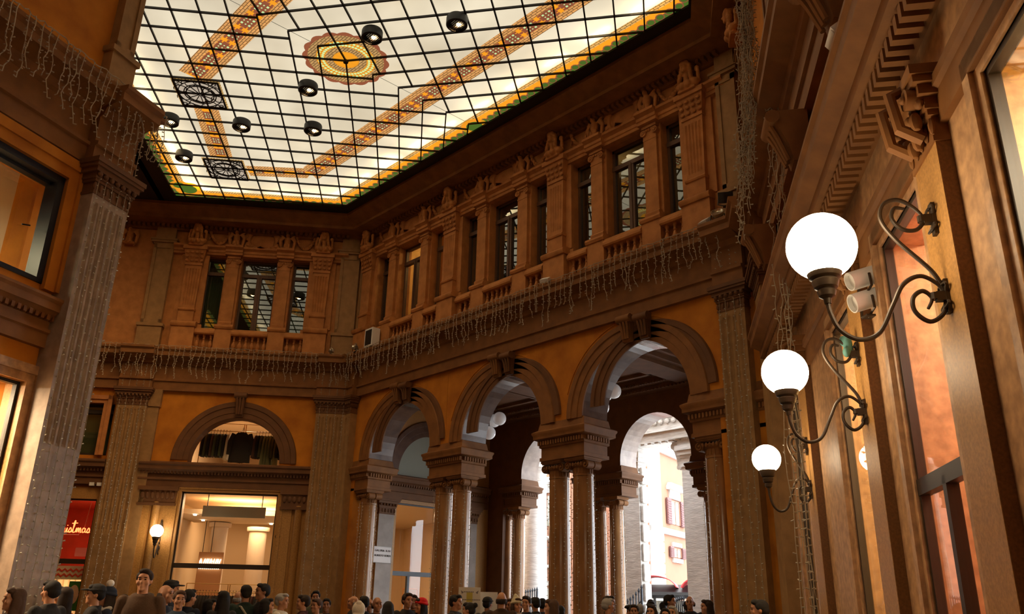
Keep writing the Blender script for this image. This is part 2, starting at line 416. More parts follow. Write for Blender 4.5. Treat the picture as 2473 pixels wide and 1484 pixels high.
# border: green edge, scalloped russet line, amber and tan courses, inside the frame of the hall skylight
def border(poly, widths, zz):
    n = len(poly); A = sum(poly[i][0]*poly[(i+1) % n][1]-poly[(i+1) % n][0]*poly[i][1] for i in range(n)); sg = 1 if A > 0 else -1
    def off(w):
        out = []
        for i in range(n):
            p0, p1, p2 = (Vector(poly[i-1]), Vector(poly[i]), Vector(poly[(i+1) % n]))
            d0 = (p1-p0).normalized(); d1 = (p2-p1).normalized(); n0 = Vector((-d0.y, d0.x))*sg; n1 = Vector((-d1.y, d1.x))*sg
            b = (n0+n1); out.append(p1+b*(w/max(.35, 1+n0.dot(n1))))
        return out
    mb = MB(); w = 0
    for k, (dw, m) in enumerate(widths):
        o0, o1 = off(w), off(w+dw); w += dw
        for i in range(n):
            q = [o0[i], o0[(i+1) % n], o1[(i+1) % n], o1[i]]
            mb.flat([tuple(v) for v in q], zz-.001, zz, m)
    o = off(widths[0][0]-.01)
    for i in range(n):
        a, b = o[i], o[(i+1) % n]; L = (b-a).length; d = (b-a)/L; k = int(L/.26)
        for j in range(k):
            c = a+d*(L*(j+.5)/k)
            mb.flat([(c.x+.115*math.cos(t), c.y+.115*math.sin(t)) for t in [2*PI*q/10 for q in range(10)]], zz-.004, zz-.003, 2)
            mb.flat([(c.x+.085*math.cos(t), c.y+.085*math.sin(t)) for t in [2*PI*q/10 for q in range(10)]], zz-.006, zz-.005, 0)
    return mb
border(HALL, [(.11, 0), (.03, 2), (.2, 1), (.14, 3)], GLASS_Z-.002).build('amber_border', [GREENG, GOLD, REDG, TANB], sky, smooth=False)
# corner cartouches of amber glass on the border
for (cx, cy, r) in ((-9.05, -5.75, .5), (.45, -1.62, .42), (-9.0, -6.1, .35)):
    mb = MB(); q = [(cx+r*math.cos(2*PI*i/20), cy+r*.8*math.sin(2*PI*i/20)) for i in range(20)]
    mb.flat(q, GLASS_Z-.010, GLASS_Z-.008, 0)
    mb.flat([(cx+r*.6*math.cos(2*PI*i/20), cy+r*.5*math.sin(2*PI*i/20)) for i in range(20)], GLASS_Z-.013, GLASS_Z-.011, 1)
    mb.build('corner_cartouche', [GOLD, GREENG], sky, smooth=False)
# rosette
mb = MB(); z = GLASS_Z-.004
def ring(mb, c, r0, r1, zz, m, n=48, wav=0.0, nw=16):
    for i in range(n):
        a0, a1 = 2*PI*i/n, 2*PI*(i+1)/n
        R0 = r1*(1+wav*abs(math.sin(nw*a0/2))); R1 = r1*(1+wav*abs(math.sin(nw*a1/2)))
        q = [(c[0]+r0*math.cos(a0), c[1]+r0*math.sin(a0)), (c[0]+R0*math.cos(a0), c[1]+R0*math.sin(a0)), (c[0]+R1*math.cos(a1), c[1]+R1*math.sin(a1)), (c[0]+r0*math.cos(a1), c[1]+r0*math.sin(a1))]
        mb.flat(q, zz-.001, zz, m)
RS = 1.02
ring(mb, ROS, .3, .98*RS, z-.001, 2, 96, .07, 16)
for r0, r1, m in ((0.02, .32, 0), (.32, .5, 1), (.5, .72, 0), (.72, .92, 1)): ring(mb, ROS, r0*RS, r1*RS, z-.003, m)
for i in range(44):
    a = 2*PI*i/44
    for rr in (.56, .66):
        c = (ROS[0]+rr*RS*math.cos(a), ROS[1]+rr*RS*math.sin(a))
        mb.flat([(c[0]+.038*math.cos(t), c[1]+.038*math.sin(t)) for t in [2*PI*q/6 for q in range(6)]], z-.006, z-.005, 3)
mb.build('rosette', [GOLD, TANB, REDG, LEAF], sky, smooth=False)
MB().lathe([(0, -.1), (.06, -.09), (.07, -.04), (.04, 0)], 16, (ROS[0], ROS[1], GLASS_Z)).build('rosette_boss', BLACK, sky)
# wrought iron grilles
def grille(c):
    g = MB(); z = GLASS_Z-.03; A, B = QS-.08, PS-.08
    P = lambda u, v: (c.x+dB2.x*u+eB2.x*v, c.y+dB2.y*u+eB2.y*v, z)
    frame_pts = [P(-A, -B), P(A, -B), P(A, B), P(-A, B)]
    for i in range(4): g.tube([frame_pts[i], frame_pts[(i+1) % 4]], .03, 5)
    for rr in (.62, .72): g.tube([P(rr*A*math.cos(t), rr*B*math.sin(t)) for t in [2*PI*i/28 for i in range(28)]], .016, 5, closed=True)
    g.tube([P(.97*A*math.cos(t), .97*B*math.sin(t)) for t in [2*PI*i/28 for i in range(28)]], .014, 5, closed=True)
    for i in range(12):
        t = 2*PI*i/12; g.tube([P(.04*math.cos(t), .04*math.sin(t)), P(.66*A*math.cos(t), .66*B*math.sin(t))], .013, 5)
    for i in range(8):
        t = 2*PI*(i+.5)/8; cu, cv = .84*A*math.cos(t), .84*B*math.sin(t)
        g.tube([P(cu+.1*math.cos(q)*(1+.15*q), cv+.1*math.sin(q)*(1+.15*q)) for q in [i2*.5 for i2 in range(14)]], .012, 5)
    for su in (-1, 1):
        for sv in (-1, 1):
            cu, cv = su*.84*A, sv*.84*B
            g.tube([P(cu+.012*q*math.cos(q), cv+.012*q*math.sin(q)) for q in [i2*.55 for i2 in range(16)]], .012, 5)
            g.tube([P(su*.6*A, sv*.72*B), P(su*.8*A, sv*.92*B), P(su*.97*A, sv*.98*B)], .014, 5)
    o = g.build('iron_grille', BLACK, sky)
    s = MB()
    for r0, r1, m, zz in ((A+.06, B+.06, 0, .002), (A-.02, B-.02, 1, .006)):
        s.flat([P(-r0, -r1)[:2], P(r0, -r1)[:2], P(r0, r1)[:2], P(-r0, r1)[:2]], GLASS_Z-.004-zz, GLASS_Z-.003-zz, m)
    s.build('grille_glass', [TANB, GREYG], sky, smooth=False)
grille(GA); grille(GB)
# black steel frame round the skylight, and the bays beyond over the two arms
def rim(poly, w, z0, z1):
    n = len(poly); mb = MB(); A = sum(poly[i][0]*poly[(i+1) % n][1]-poly[(i+1) % n][0]*poly[i][1] for i in range(n)); sg = -1 if A > 0 else 1
    out = []
    for i in range(n):
        p0, p1, p2 = (Vector(poly[i-1]), Vector(poly[i]), Vector(poly[(i+1) % n]))
        d0 = (p1-p0).normalized(); d1 = (p2-p1).normalized(); n0 = Vector((-d0.y, d0.x))*sg; n1 = Vector((-d1.y, d1.x))*sg
        out.append(p1+(n0+n1)*(w/max(.35, 1+n0.dot(n1))))
    for i in range(n):
        mb.flat([poly[i], poly[(i+1) % n], tuple(out[(i+1) % n]), tuple(out[i])], z0, z1)
    return mb
rim(HALL, .62, GLASS_Z-.06, GLASS_Z+.25).build('steel_frame', BLACK, sky, smooth=False)
for nm, poly, sg, ros, lb in (('skylight', ARM1, 1, (-11.5, -12.4), 'part of a second amber-edged glass ceiling beyond the dark beam'), ('skylight', ARM2, -1, (12.0, -13.0), 'glass ceiling over the arm above the globe lamps')):
    s2 = empty(nm, lb, 'skylight')
    MB().flat(poly, GLASS_Z, GLASS_Z+.012).build('glass_panel', MILK, s2, smooth=False)
    mb = MB(); da = Vector((-.596*sg, -.803)); db = Vector((-.803*sg, .596)); R = Vector(ros)
    for k in range(-40, 40):
        for p, d in ((R+da*(k*QS), db), (R+db*(k*PS), da)):
            for t0, t1 in clip_line(poly, p, d): bar(mb, p+d*t0, p+d*t1)
    mb.build('glazing_bars', BLACK, s2, smooth=False)
    border(poly, [(.14, 0), (.03, 2), (.5, 1), (.2, 3)], GLASS_Z-.002).build('amber_border', [GREENG, GOLD, REDG, TANB], s2, smooth=False)
    rim(poly, .95, GLASS_Z-.06, GLASS_Z+.25).build('steel_frame', BLACK, s2, smooth=False)
# lamps in the roof space above the milk glass, close to its edges
def tube_lamps(poly, sp, inset, power, edges=None):
    n = len(poly); A = sum(poly[i][0]*poly[(i+1) % n][1]-poly[(i+1) % n][0]*poly[i][1] for i in range(n)); sg = 1 if A > 0 else -1
    for i in range(n):
        if edges and i not in edges: continue
        a = Vector(poly[i]); b = Vector(poly[(i+1) % n]); d = b-a; L = d.length; d /= L; nn = Vector((-d.y, d.x))*sg; k = max(1, int(L/sp))
        for j in range(k):
            p = a+d*(L*(j+.5)/k)+nn*inset
            dd = bpy.data.lights.new('tube_lamp', 'AREA'); dd.shape = 'RECTANGLE'; dd.size = .75; dd.size_y = .05; dd.energy = power; dd.color = (1, .78, .5)
            o = bpy.data.objects.new('tube_lamp', dd); COL.objects.link(o); o.location = (p.x, p.y, GLASS_Z+.14); o.rotation_euler = (0, 0, math.atan2(d.y, d.x))
tube_lamps(HALL, 1.3, .66, 16.0, (0, 1, 5, 6))
for x, y, pw in ((-1.6, -3.0, 5), (1.6, -4.3, 5), (3.6, -3.2, 4), (-3.9, -4.6, 5), (-2.0, -8.9, 7), (-1.2, -7.4, 4), (.9, -4.6, 4), (3.3, -6.3, 6), (-5.4, -8.6, 5), (5.2, -5.8, 5), (-7.8, -4.9, 4)):
    light('tube_lamp', 'POINT', (x, y, GLASS_Z+.55), pw*.3, (1, .80, .55), .12)
# round black downlights hung under the glass
def downlight(x, y, lab):
    t = empty('downlight', lab, 'ceiling light', 'round black downlights under the glass ceiling')
    t.location = (x, y, GLASS_Z-.06); t.scale = (1.15, 1.15, 1.05)
    MB().lathe([(.0, 0), (.205, 0), (.215, -.03), (.215, -.2), (.2, -.22), (.17, -.22), (.165, -.12), (0, -.11)], 28).build('housing', BLACK, t)
    b = MB()
    for k in range(8): b.box(-.15, .15, -.13+k*.037-.003, -.13+k*.037+.003, -.205, -.17)
    b.build('louvre', BLACK, t, smooth=False)
    MB().lathe([(0, -.125), (.12, -.125), (.12, -.122), (0, -.122)], 16).build('lamp_face', emis('downlight_face', (1, .8, .5), .12), t)
    MB().lathe([(.018, .06), (.018, 0)], 8).build('hanger', BLACK, t)
    light('downlight_lamp', 'SPOT', (0, 0, -.13), 430, (1, .62, .27), .1, t, (0, 0, 0), math.radians(150), .8)
# ------------------------------------------------------------------ walls
AX = [-4.45, .03, 4.5]; AHW = 2.235; AR = 1.55; ZS = 5.93
LEDGE = [(0, 8.05), (.12, 8.05), (.12, 8.33), (.17, 8.35), (.17, 8.41), (.1, 8.43), (.1, 8.86), (.17, 8.9), (.2, 9.02), (.43, 9.1), (.5, 9.12), (.5, 9.25), (.56, 9.31), (.56, 9.38), (0, 9.4)]
CORN = [(0, 13.72), (.1, 13.74), (.14, 13.86), (.2, 13.9), (.66, 13.9), (.74, 13.9), (.74, 14.0), (.9, 14.08), (1.0, 14.12), (1.16, 14.2), (1.16, 14.3), (0, 14.32)]
IMPOST = [(0, 5.0), (.1, 5.0), (.1, 5.2), (.14, 5.22), (.14, 5.27), (.08, 5.28), (.08, 5.4), (.2, 5.52), (.24, 5.53), (.24, 5.64), (.28, 5.68), (.28, 5.72), (.1, 5.76), (0, 5.8)]
WENT = [(0, 12.86), (.12, 12.88), (.12, 12.96), (.15, 12.98), (.15, 13.06), (.22, 13.12), (.24, 13.13), (.24, 13.2), (0, 13.22)]
def dentils(mb, x0, x1, y0, y1, z0, z1, pitch=.11, m=None):
    n = max(1, int((x1-x0)/pitch))
    for i in range(n):
        x = x0+(x1-x0)*(i+.5)/n; mb.box(x-pitch*.27, x+pitch*.27, y0, y1, z0, z1, m)
def shifted(prof, d): return [(o+d if o > 0 else o, z) for o, z in prof]
NT = [0]
def trim(F, label, build, m=TRIM):
    NT[0] += 1; mb = MB(); build(mb)
    o = mb.build('trim_%d' % NT[0], m); F.put(o); return tag(o, label, 'trim', kind='structure')

# --- arcade wall at the far end (frame A)
mb = MB()
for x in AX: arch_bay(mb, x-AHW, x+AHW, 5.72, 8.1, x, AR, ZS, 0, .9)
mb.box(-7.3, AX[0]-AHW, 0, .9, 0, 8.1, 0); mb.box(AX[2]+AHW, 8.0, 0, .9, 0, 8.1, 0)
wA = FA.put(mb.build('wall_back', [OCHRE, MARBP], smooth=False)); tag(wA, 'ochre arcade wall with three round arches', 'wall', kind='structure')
def archivolt(parent, xc, r, zs, w=.46, m=TRIM):
    a = MB()
    a.arc([(r-.005, 0.02), (r-.005, -.02), (r+w*.3, -.02), (r+w*.32, -.038), (r+w*.68, -.038), (r+w*.72, -.065), (r+w, -.065), (r+w+.02, -.04), (r+w+.03, .02)], xc, zs, n=36)
    a.build('archivolt', m, parent)
def keystone(parent, xc, z0, z1, w0=.11, w1=.165, dep=.2, m=TRIM):
    k = MB()
    pr = [(.04, z0), (dep*.45, z0+.02), (dep*.55, z0+(z1-z0)*.35), (dep*.8, z0+(z1-z0)*.7), (dep, z1-.1), (dep, z1), (0, z1), (0, z0)]
    n = len(pr); vs = []
    for sx in (-1, 1):
        for o, z in pr:
            w = w0+(w1-w0)*(z-z0)/(z1-z0); vs.append((xc+sx*w, -o-.08, z))
    k.add(vs, [tuple(range(n-1, -1, -1)), tuple(range(n, 2*n))]+[(i, (i+1) % n, (i+1) % n+n, i+n) for i in range(n)])
    for sx in (-.62, 0, .62):
        k.tube([(xc+sx*w0, -dep*.55-.09, z0+.05), (xc+sx*(w0+w1)/2, -dep*.8-.08, (z0+z1)/2), (xc+sx*w1, -dep-.09, z1-.13)], .035, 6)
    # scroll roll at the top
    c = [(xc-w1-.03, -dep-.05, z1-.1), (xc+w1+.03, -dep-.05, z1-.1)]
    k.tube(c, .1, 12); k.tube([(xc-w0-.01, -.12, z0+.04), (xc+w0+.01, -.12, z0+.04)], .06, 10)
    k.build('keystone', m, parent)
for x in AX: archivolt(wA, x, AR, ZS); keystone(wA, x, 7.44, 8.06)
for x in AX:          # raised fillet of the spandrel panels
    s = MB()
    s.arc([(AR+.56, 0), (AR+.56, -.015), (AR+.585, -.015), (AR+.585, 0)], x, ZS, .3, PI-.3, 30)
    s.build('panel_fillet', OCHRE, wA)
# impost blocks over the column pairs
def impost_block(parent, x0, x1, y0, y1):
    k = MB()
    prof = [(.0, 5.02), (.03, 5.02), (.03, 5.1), (.0, 5.11), (.0, 5.33), (.04, 5.35), (.04, 5.39), (.04, 5.5), (.12, 5.53), (.15, 5.55), (.15, 5.63), (.18, 5.68), (.18, 5.72), (.06, 5.78), (.03, 5.95), (0.0, 5.97)]
    vs = []; n = len(prof)
    for o, z in prof: vs += [(x0-o, y0-o, z), (x1+o, y0-o, z), (x1+o, y1+o, z), (x0-o, y1+o, z)]
    fs = [(0, 3, 2, 1)]+[(4*i+j, 4*i+(j+1) % 4, 4*i+4+(j+1) % 4, 4*i+4+j) for i in range(n-1) for j in range(4)]+[(4*n-4, 4*n-3, 4*n-2, 4*n-1)]
    k.add(vs, fs)
    dentils(k, x0-.06, x1+.06, y0-.1, y0-.02, 5.4, 5.5, .085)
    for sx, xx in ((-1, x0), (1, x1)):
        m2 = int((y1-y0)/.085)
        for i in range(m2):
            y = y0+(y1-y0)*(i+.5)/m2; k.box(min(xx+sx*.02, xx+sx*.1), max(xx+sx*.02, xx+sx*.1), y-.025, y+.025, 5.4, 5.5)
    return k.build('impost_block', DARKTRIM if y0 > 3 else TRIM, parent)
PIERX = [AX[0]-AHW, (AX[0]+AX[1])/2, (AX[1]+AX[2])/2, AX[2]+AHW]
impost_block(wA, -7.3+.3, AX[0]-AR+.02, .03, .87)
impost_block(wA, AX[0]+AR-.02, AX[1]-AR+.02, .03, .87)
impost_block(wA, AX[1]+AR-.02, AX[2]-AR+.02, .03, .87)
impost_block(wA, AX[2]+AR-.02, 7.75, .03, .87)

# --- upper storeys with windows
UZ = [8.1, 10.0, 12.85, 14.9]
def upper_wall(name, F, x0, x1, bays, label, m=STONE):
    xc = [x0]; holes = []
    for b in bays:
        for a, c in ((-1.8, -1.13), (-.595, .595), (1.13, 1.8)): holes.append((b+a, b+c)); xc += [b+a, b+c]
    xc.append(x1)
    mb = MB(); panel_wall(mb, xc, UZ, lambda i, j: not (j == 1 and i % 2 == 1), 0, .45)
    o = F.put(mb.build(name, m, smooth=False)); tag(o, label, 'wall', kind='structure'); return o
BX = [-3.5]
upper_wall('wall_upper_back', FA, -7.3, 8.0, AX, 'upper storey wall with three bays of tall windows above the arcade')
upper_wall('wall_upper_left', FB, -22, 0, BX, 'upper storey wall with one bay of tall windows at the far left')
NW = [0]
def window(F, x, w, z0, z1, y, big, lab, tz=12.3, fm=BROWNFR):
    NW[0] += 1; t = F.put(empty('window_%d' % NW[0], lab, 'window', kind='structure'), x, y, 0)
    f = MB(); h = w/2
    for a, b in ((-h, -h+.07), (h-.07, h)): f.box(a, b, -.05, .05, z0, z1)
    f.box(-h, h, -.05, .05, z1-.08, z1); f.box(-h, h, -.05, .05, z0, z0+.08); f.box(-h, h, -.07, .05, tz-.06, tz+.06)
    if big:
        f.box(-.085, .085, -.06, .05, z0, tz); f.box(-.02, .02, -.085, -.05, z0, tz)
    f.build('window_frame', fm, t, smooth=False)
    g = MB().box(-h+.05, h-.05, .0, .006, z0+.05, z1-.05); g.build('pane', GLASSM, t, smooth=False)
    return t
ORD3 = ['left', 'middle', 'right']
def wlabel(b, k, wall): return '%s %s of the %s window bay of the %s' % (['narrow window at the left', 'wide double window in the middle', 'narrow window at the right'][k], '', b, wall)
for bi, b in enumerate(AX):
    for k, (dx, w) in enumerate(((-1.465, .67), (0, 1.19), (1.465, .67))):
        window(FA, b+dx, w, 10.0, 12.85, .26, k == 1, '%s of the %s window bay above the arches' % (['left narrow light', 'wide middle light', 'right narrow light'][k], ['farthest', 'middle', 'nearest'][bi]))
for k, (dx, w) in enumerate(((-1.465, .67), (0, 1.19), (1.465, .67))):
    window(FB, -3.5+dx, w, 10.0, 12.85, .26, k == 1, '%s of the window bay on the far left wall' % ['left narrow light', 'wide middle light', 'right narrow light'][k])
# rooms behind the upper windows
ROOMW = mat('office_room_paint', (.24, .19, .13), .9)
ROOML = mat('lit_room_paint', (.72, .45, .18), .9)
CURT = mat('grey_green_curtain', (.3, .33, .24), .9)
def room(F, x0, x1, y0, y1, z0, z1, m, lab, lamp=0, col=WARM, lampz=None):
    mb = MB()
    mb.add([(x0, y1, z0), (x1, y1, z0), (x1, y1, z1), (x0, y1, z1)], [(0, 1, 2, 3)])
    mb.add([(x0, y0, z0), (x0, y1, z0), (x0, y1, z1), (x0, y0, z1)], [(0, 1, 2, 3)])
    mb.add([(x1, y0, z0), (x1, y1, z0), (x1, y1, z1), (x1, y0, z1)], [(3, 2, 1, 0)])
    mb.add([(x0, y0, z0), (x1, y0, z0), (x1, y1, z0), (x0, y1, z0)], [(0, 1, 2, 3)])
    mb.add([(x0, y0, z1), (x1, y0, z1), (x1, y1, z1), (x0, y1, z1)], [(3, 2, 1, 0)])
    NT[0] += 1
    o = F.put(mb.build('wall_room_%d' % NT[0], m, smooth=False)); tag(o, lab, 'room', kind='structure')
    if lamp: light('room_lamp', 'POINT', F.pt((x0+x1)/2, (y0+y1)/2, lampz or z1-.4), lamp, col, .2)
    return o
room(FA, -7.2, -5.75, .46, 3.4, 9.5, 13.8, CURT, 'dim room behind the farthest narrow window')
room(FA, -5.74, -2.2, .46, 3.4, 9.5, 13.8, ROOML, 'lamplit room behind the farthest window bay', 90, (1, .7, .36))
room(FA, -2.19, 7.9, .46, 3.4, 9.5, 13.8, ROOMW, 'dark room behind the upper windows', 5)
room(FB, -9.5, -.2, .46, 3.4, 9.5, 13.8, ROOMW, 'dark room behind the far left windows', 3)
def curtain(F, x0, x1, y, z0, z1, m, lab, n=9):
    mb = MB(); N = n*6; vs = []
    for i in range(N+1):
        x = x0+(x1-x0)*i/N; yy = y+.035*math.sin(i/6*2*PI)
        vs += [(x, yy, z0), (x, yy, z1)]
    mb.add(vs, [(2*i, 2*i+2, 2*i+3, 2*i+1) for i in range(N)])
    vs2 = [(v[0], v[1]+.01, v[2]) for v in vs]; mb.add(vs2, [(2*i+1, 2*i+3, 2*i+2, 2*i) for i in range(N)])
    return tag(F.put(mb.build('curtain', m, ang=80)), lab, 'curtain')
curtain(FB, -5.3, -4.62, .5, 10.0, 12.3, CURT, 'grey curtain behind the left narrow window of the far left wall')
curtain(FB, -2.38, -1.7, .5, 10.0, 11.2, CURT, 'short grey curtain low behind the right narrow window of the far left wall')
curtain(FA, -2.6+.03+.9-.1, -1.1+.03, .55, 10.0, 12.8, CURT, 'grey blind cloth behind the left narrow window of the middle bay')

# --- left wall (frame B): shop opening under a lunette
mb = MB()
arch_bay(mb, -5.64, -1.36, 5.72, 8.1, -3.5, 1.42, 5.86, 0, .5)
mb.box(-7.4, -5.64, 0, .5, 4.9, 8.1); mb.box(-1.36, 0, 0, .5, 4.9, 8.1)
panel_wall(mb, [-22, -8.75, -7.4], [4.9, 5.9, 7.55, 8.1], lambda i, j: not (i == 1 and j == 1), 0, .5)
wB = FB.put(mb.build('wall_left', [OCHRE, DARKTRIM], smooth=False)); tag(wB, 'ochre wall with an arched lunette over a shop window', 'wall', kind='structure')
mb = MB()
panel_wall(mb, [-22, -9.4, -7.42, -4.93, -2.0, 0], [0, 4.56, 4.88, 5.72], lambda i, j: not ((i == 1 and j == 0) or (i == 3 and j <= 1)), .0, .5)
wBl = FB.put(mb.build('wall_lower_left', TAN, smooth=False)); tag(wBl, 'tan stone ground floor wall with shop openings', 'wall', kind='structure')
archivolt(wB, -3.5, 1.42, 5.86, .5, DARKTRIM); keystone(wB, -3.5, 7.3, 8.06, m=DARKTRIM)

# --- right wall (frame C)
mb = MB()
COPS = [(1.9, 2.9), (5.75, 7.0), (8.45, 9.75), (11.33, 13.9)]
xs = [0]; [xs.extend(c) for c in COPS]; xs.append(24)
panel_wall(mb, xs, [0, 4.98, 6.2], lambda i, j: not (j == 0 and i % 2 == 1), 0, .4, 0)
wC = FC.put(mb.build('wall_right', [PINK], smooth=False)); tag(wC, 'pinkish stone wall with tall shop windows at the right', 'wall', kind='structure')
mb = MB()
prev = 0
for xc in (2.4, 6.0, 8.9, 11.9):
    if xc-1.2 > prev: mb.box(prev, xc-1.2, 0, .4, 6.2, 8.1)
    arch_bay(mb, xc-1.2, xc+1.2, 6.2, 8.1, xc, .85, 6.5, 0, .4); prev = xc+1.2
mb.box(prev, 24, 0, .4, 6.2, 8.1); mb.box(0, 24, 0, .4, 8.1, 15.7)
wCu = FC.put(mb.build('wall_upper_right', [OCHRE, TRIM], smooth=False)); tag(wCu, 'ochre upper wall above the shop windows at the right', 'wall', kind='structure')
for xc in (2.4, 6.0, 8.9, 11.9):
    archivolt(wCu, xc, .85, 6.5, .3); keystone(wCu, xc, 7.3, 8.06, .16, .24, .5)
    MB().box(xc-.84, xc+.84, .3, .34, 6.2, 7.4).build('lunette_glass', mat('dark_lunette', (.05, .03, .015), .2), wCu, smooth=False)

# --- near left wall (frame D) and the wall round its corner (E)
mb = MB()
panel_wall(mb, [-16, -3.6, -.36, 0], [4.7, 5.95, 7.66, 15.7], lambda i, j: not (i == 1 and j == 1), 0, .5)
wD = FD.put(mb.build('wall_near_left', OCHRE, smooth=False)); tag(wD, 'near ochre wall with a mezzanine window at the left', 'wall', kind='structure')
mb = MB()
panel_wall(mb, [-16, -3.4, -.24, 0], [0, 4.47, 4.7], lambda i, j: not (i == 1 and j == 0), 0, .5)
wDl = FD.put(mb.build('wall_lower_near_left', TAN, smooth=False)); tag(wDl, 'tan stone shop front wall near at the left', 'wall', kind='structure')
FE = Frame(2.75, -11.55, -.596, -.803)
o = FE.put(MB().sweep([(0, 0), (-.06, 0), (-.06, 15.7), (0, 15.7)], 0, 16, -1.6, 0).build('wall_corner_side', OCHRE, smooth=False)); tag(o, 'wall running back from the near left corner', 'wall', kind='structure')
def endwall(name, a, b, lab):
    d = Vector(b)-Vector(a); F = Frame(a[0], a[1], d.x, d.y)
    o = F.put(MB().box(-1.5, d.length+1.5, -.2, .2, 0, 15.8).build(name, OCHRE, smooth=False)); tag(o, lab, 'wall', kind='structure')
endwall('wall_end_right', (8.3, -22.2), (22.4, -19.4), 'far end wall of the arm behind the viewer')
endwall('wall_end_left', (-19.2, -16.1), (-5.6, -23.0), 'far end wall of the left arm')

# --- running mouldings
trim(FA, 'projecting ledge cornice above the three arches', lambda m: m.sweep(LEDGE, -7.3, 8.0, MI, -MI))
trim(FB, 'projecting ledge cornice on the far left wall', lambda m: m.sweep(LEDGE, -22, 0, 0, -MI))
trim(FC, 'projecting ledge cornice on the right wall', lambda m: m.sweep(LEDGE, 0, 24, MI, 0))
trim(FD, 'projecting ledge cornice on the near left wall', lambda m: m.sweep(LEDGE, -16, 0, 0, 1.6))
trim(FE, 'projecting ledge cornice round the near left corner', lambda m: m.sweep(LEDGE, 0, 16, -1.6, 0))
def corn(m, x0, x1, m0, m1):
    m.sweep(CORN, x0, x1, m0, m1); dentils(m, x0+.5, x1-.5, -.3, -.12, 13.78, 13.88, .16)
trim(FA, 'heavy top cornice under the glass ceiling above the arcade', lambda m: corn(m, -7.3, 8.0, MI, -MI))
trim(FB, 'heavy top cornice under the glass ceiling at the far left', lambda m: corn(m, -22, 0, 0, -MI))
trim(FC, 'heavy top cornice under the glass ceiling at the right', lambda m: corn(m, 0, 24, MI, 0))
trim(FD, 'heavy top cornice under the glass ceiling at the near left', lambda m: corn(m, -16, 0, 0, 1.6))
trim(FE, 'heavy top cornice round the near left corner', lambda m: corn(m, 0, 16, -1.6, 0))
def went(m, bays, x0, x1):
    m.sweep(WENT, x0, x1)
    for b in bays:
        for dx in (-.862, .862): m.sweep(shifted(WENT, .12), b+dx-.29, b+dx+.29)
trim(FA, 'moulded lintel band over the arcade wall windows', lambda m: went(m, AX, -6.9, 7.5), STONE)
trim(FB, 'moulded lintel band over the far left windows', lambda m: went(m, BX, -6.4, -.5), STONE)
def imp(m, x0, x1):
    m.sweep(IMPOST, x0, x1); dentils(m, x0+.05, x1-.05, -.16, -.07, 5.4, 5.51, .1)
trim(FB, 'dentilled impost cornice over the shop window of the far left wall', lambda m: imp(m, -6.3, -1.05), DARKTRIM)
trim(FB, 'dentilled cornice under the mezzanine window beyond the fluted pilaster', lambda m: imp(m, -14, -7.3), DARKTRIM)
trim(FD, 'dentilled cornice under the near left mezzanine window', lambda m: imp(m, -16, -.02), TRIM)
CBELT = [(0, 5.95), (.12, 5.95), (.12, 6.0), (.3, 6.05), (.34, 6.06), (.34, 6.2), (.46, 6.26), (.5, 6.27), (.5, 6.4), (.54, 6.44), (.54, 6.48), (0, 6.52)]
def cb(m):
    m.sweep(CBELT, 1.0, 24); m.sweep([(0, 5.05), (.06, 5.05), (.06, 5.3), (.1, 5.32), (.1, 5.4), (0, 5.42)], 1.0, 24)
    dentils(m, 1.1, 16, -.3, -.1, 5.82, 5.96, .14)
trim(FC, 'long dentilled string course above the right shop windows', cb, TRIM)
# ------------------------------------------------------------------ orders: columns, pilasters, balustrades, carved work
def ionic_cap(mb, r, z0, z1, half=False, y0=None):
    """ionic capital round a shaft of radius r: fluted neck, echinus, volutes, abacus"""
    h = z1-z0; R = r*1.02
    a0, a1 = (0, 2*PI) if not half else (PI, 2*PI)
    mb.lathe([(R, z0), (R*1.06, z0+.015), (R*1.06, z0+.03), (R, z0+.035), (R, z0+h*.42), (R*1.05, z0+h*.44), (R*1.18, z0+h*.52), (R*1.24, z0+h*.6), (R*1.1, z0+h*.66)], 24, (0, 0, 0), a0, a1)
    n = 18 if not half else 9
    for i in range(n):
        a = a0+(a1-a0)*(i+.5)/n
        x, y = R*1.005*math.cos(a), R*1.005*math.sin(a); mb.tube([(x, y, z0+.05), (x, y, z0+h*.4)], R*.055, 5)
    sides = ((0, -1),) if half else ((0, -1), (0, 1))
    for _, sy in sides:
        for sx in (-1, 1):
            cx, cz = sx*R*1.18, z0+h*.56; yy = sy*R*.98
            mb.tube([(cx, yy-sy*R*.9 if not half else yy+R*.5, cz), (cx, yy, cz)], R*.4, 14)
            sp = [(cx+sx*-1*(R*.42*(1-t/11.5))*math.cos(t*1.0+PI/2*0)*1.0, yy+sy*.012, cz+(R*.42*(1-t/11.5))*math.sin(t)) for t in [i*.6 for i in range(18)]]
            mb.tube(sp, R*.075, 5)
            mb.ell((cx, yy+sy*.02, cz), (R*.12, .03, R*.12), 8, 6)
        mb.tube([(-R*1.15, sy*R*.99, z0+h*.86), (0, sy*R*1.0, z0+h*.8), (R*1.15, sy*R*.99, z0+h*.86)], R*.1, 6)
        for k in range(5): mb.ell(((k-2)*R*.36, sy*R*1.12, z0+h*.6), (R*.15, R*.1, h*.12), 8, 6)
    s = R*1.36
    if half: mb.box(-s, s, -s, 0.02, z1-h*.13, z1)
    else: mb.box(-s, s, -s, s, z1-h*.13, z1); mb.box(-s*.94, s*.94, -s*.94, s*.94, z1-h*.2, z1-h*.13)
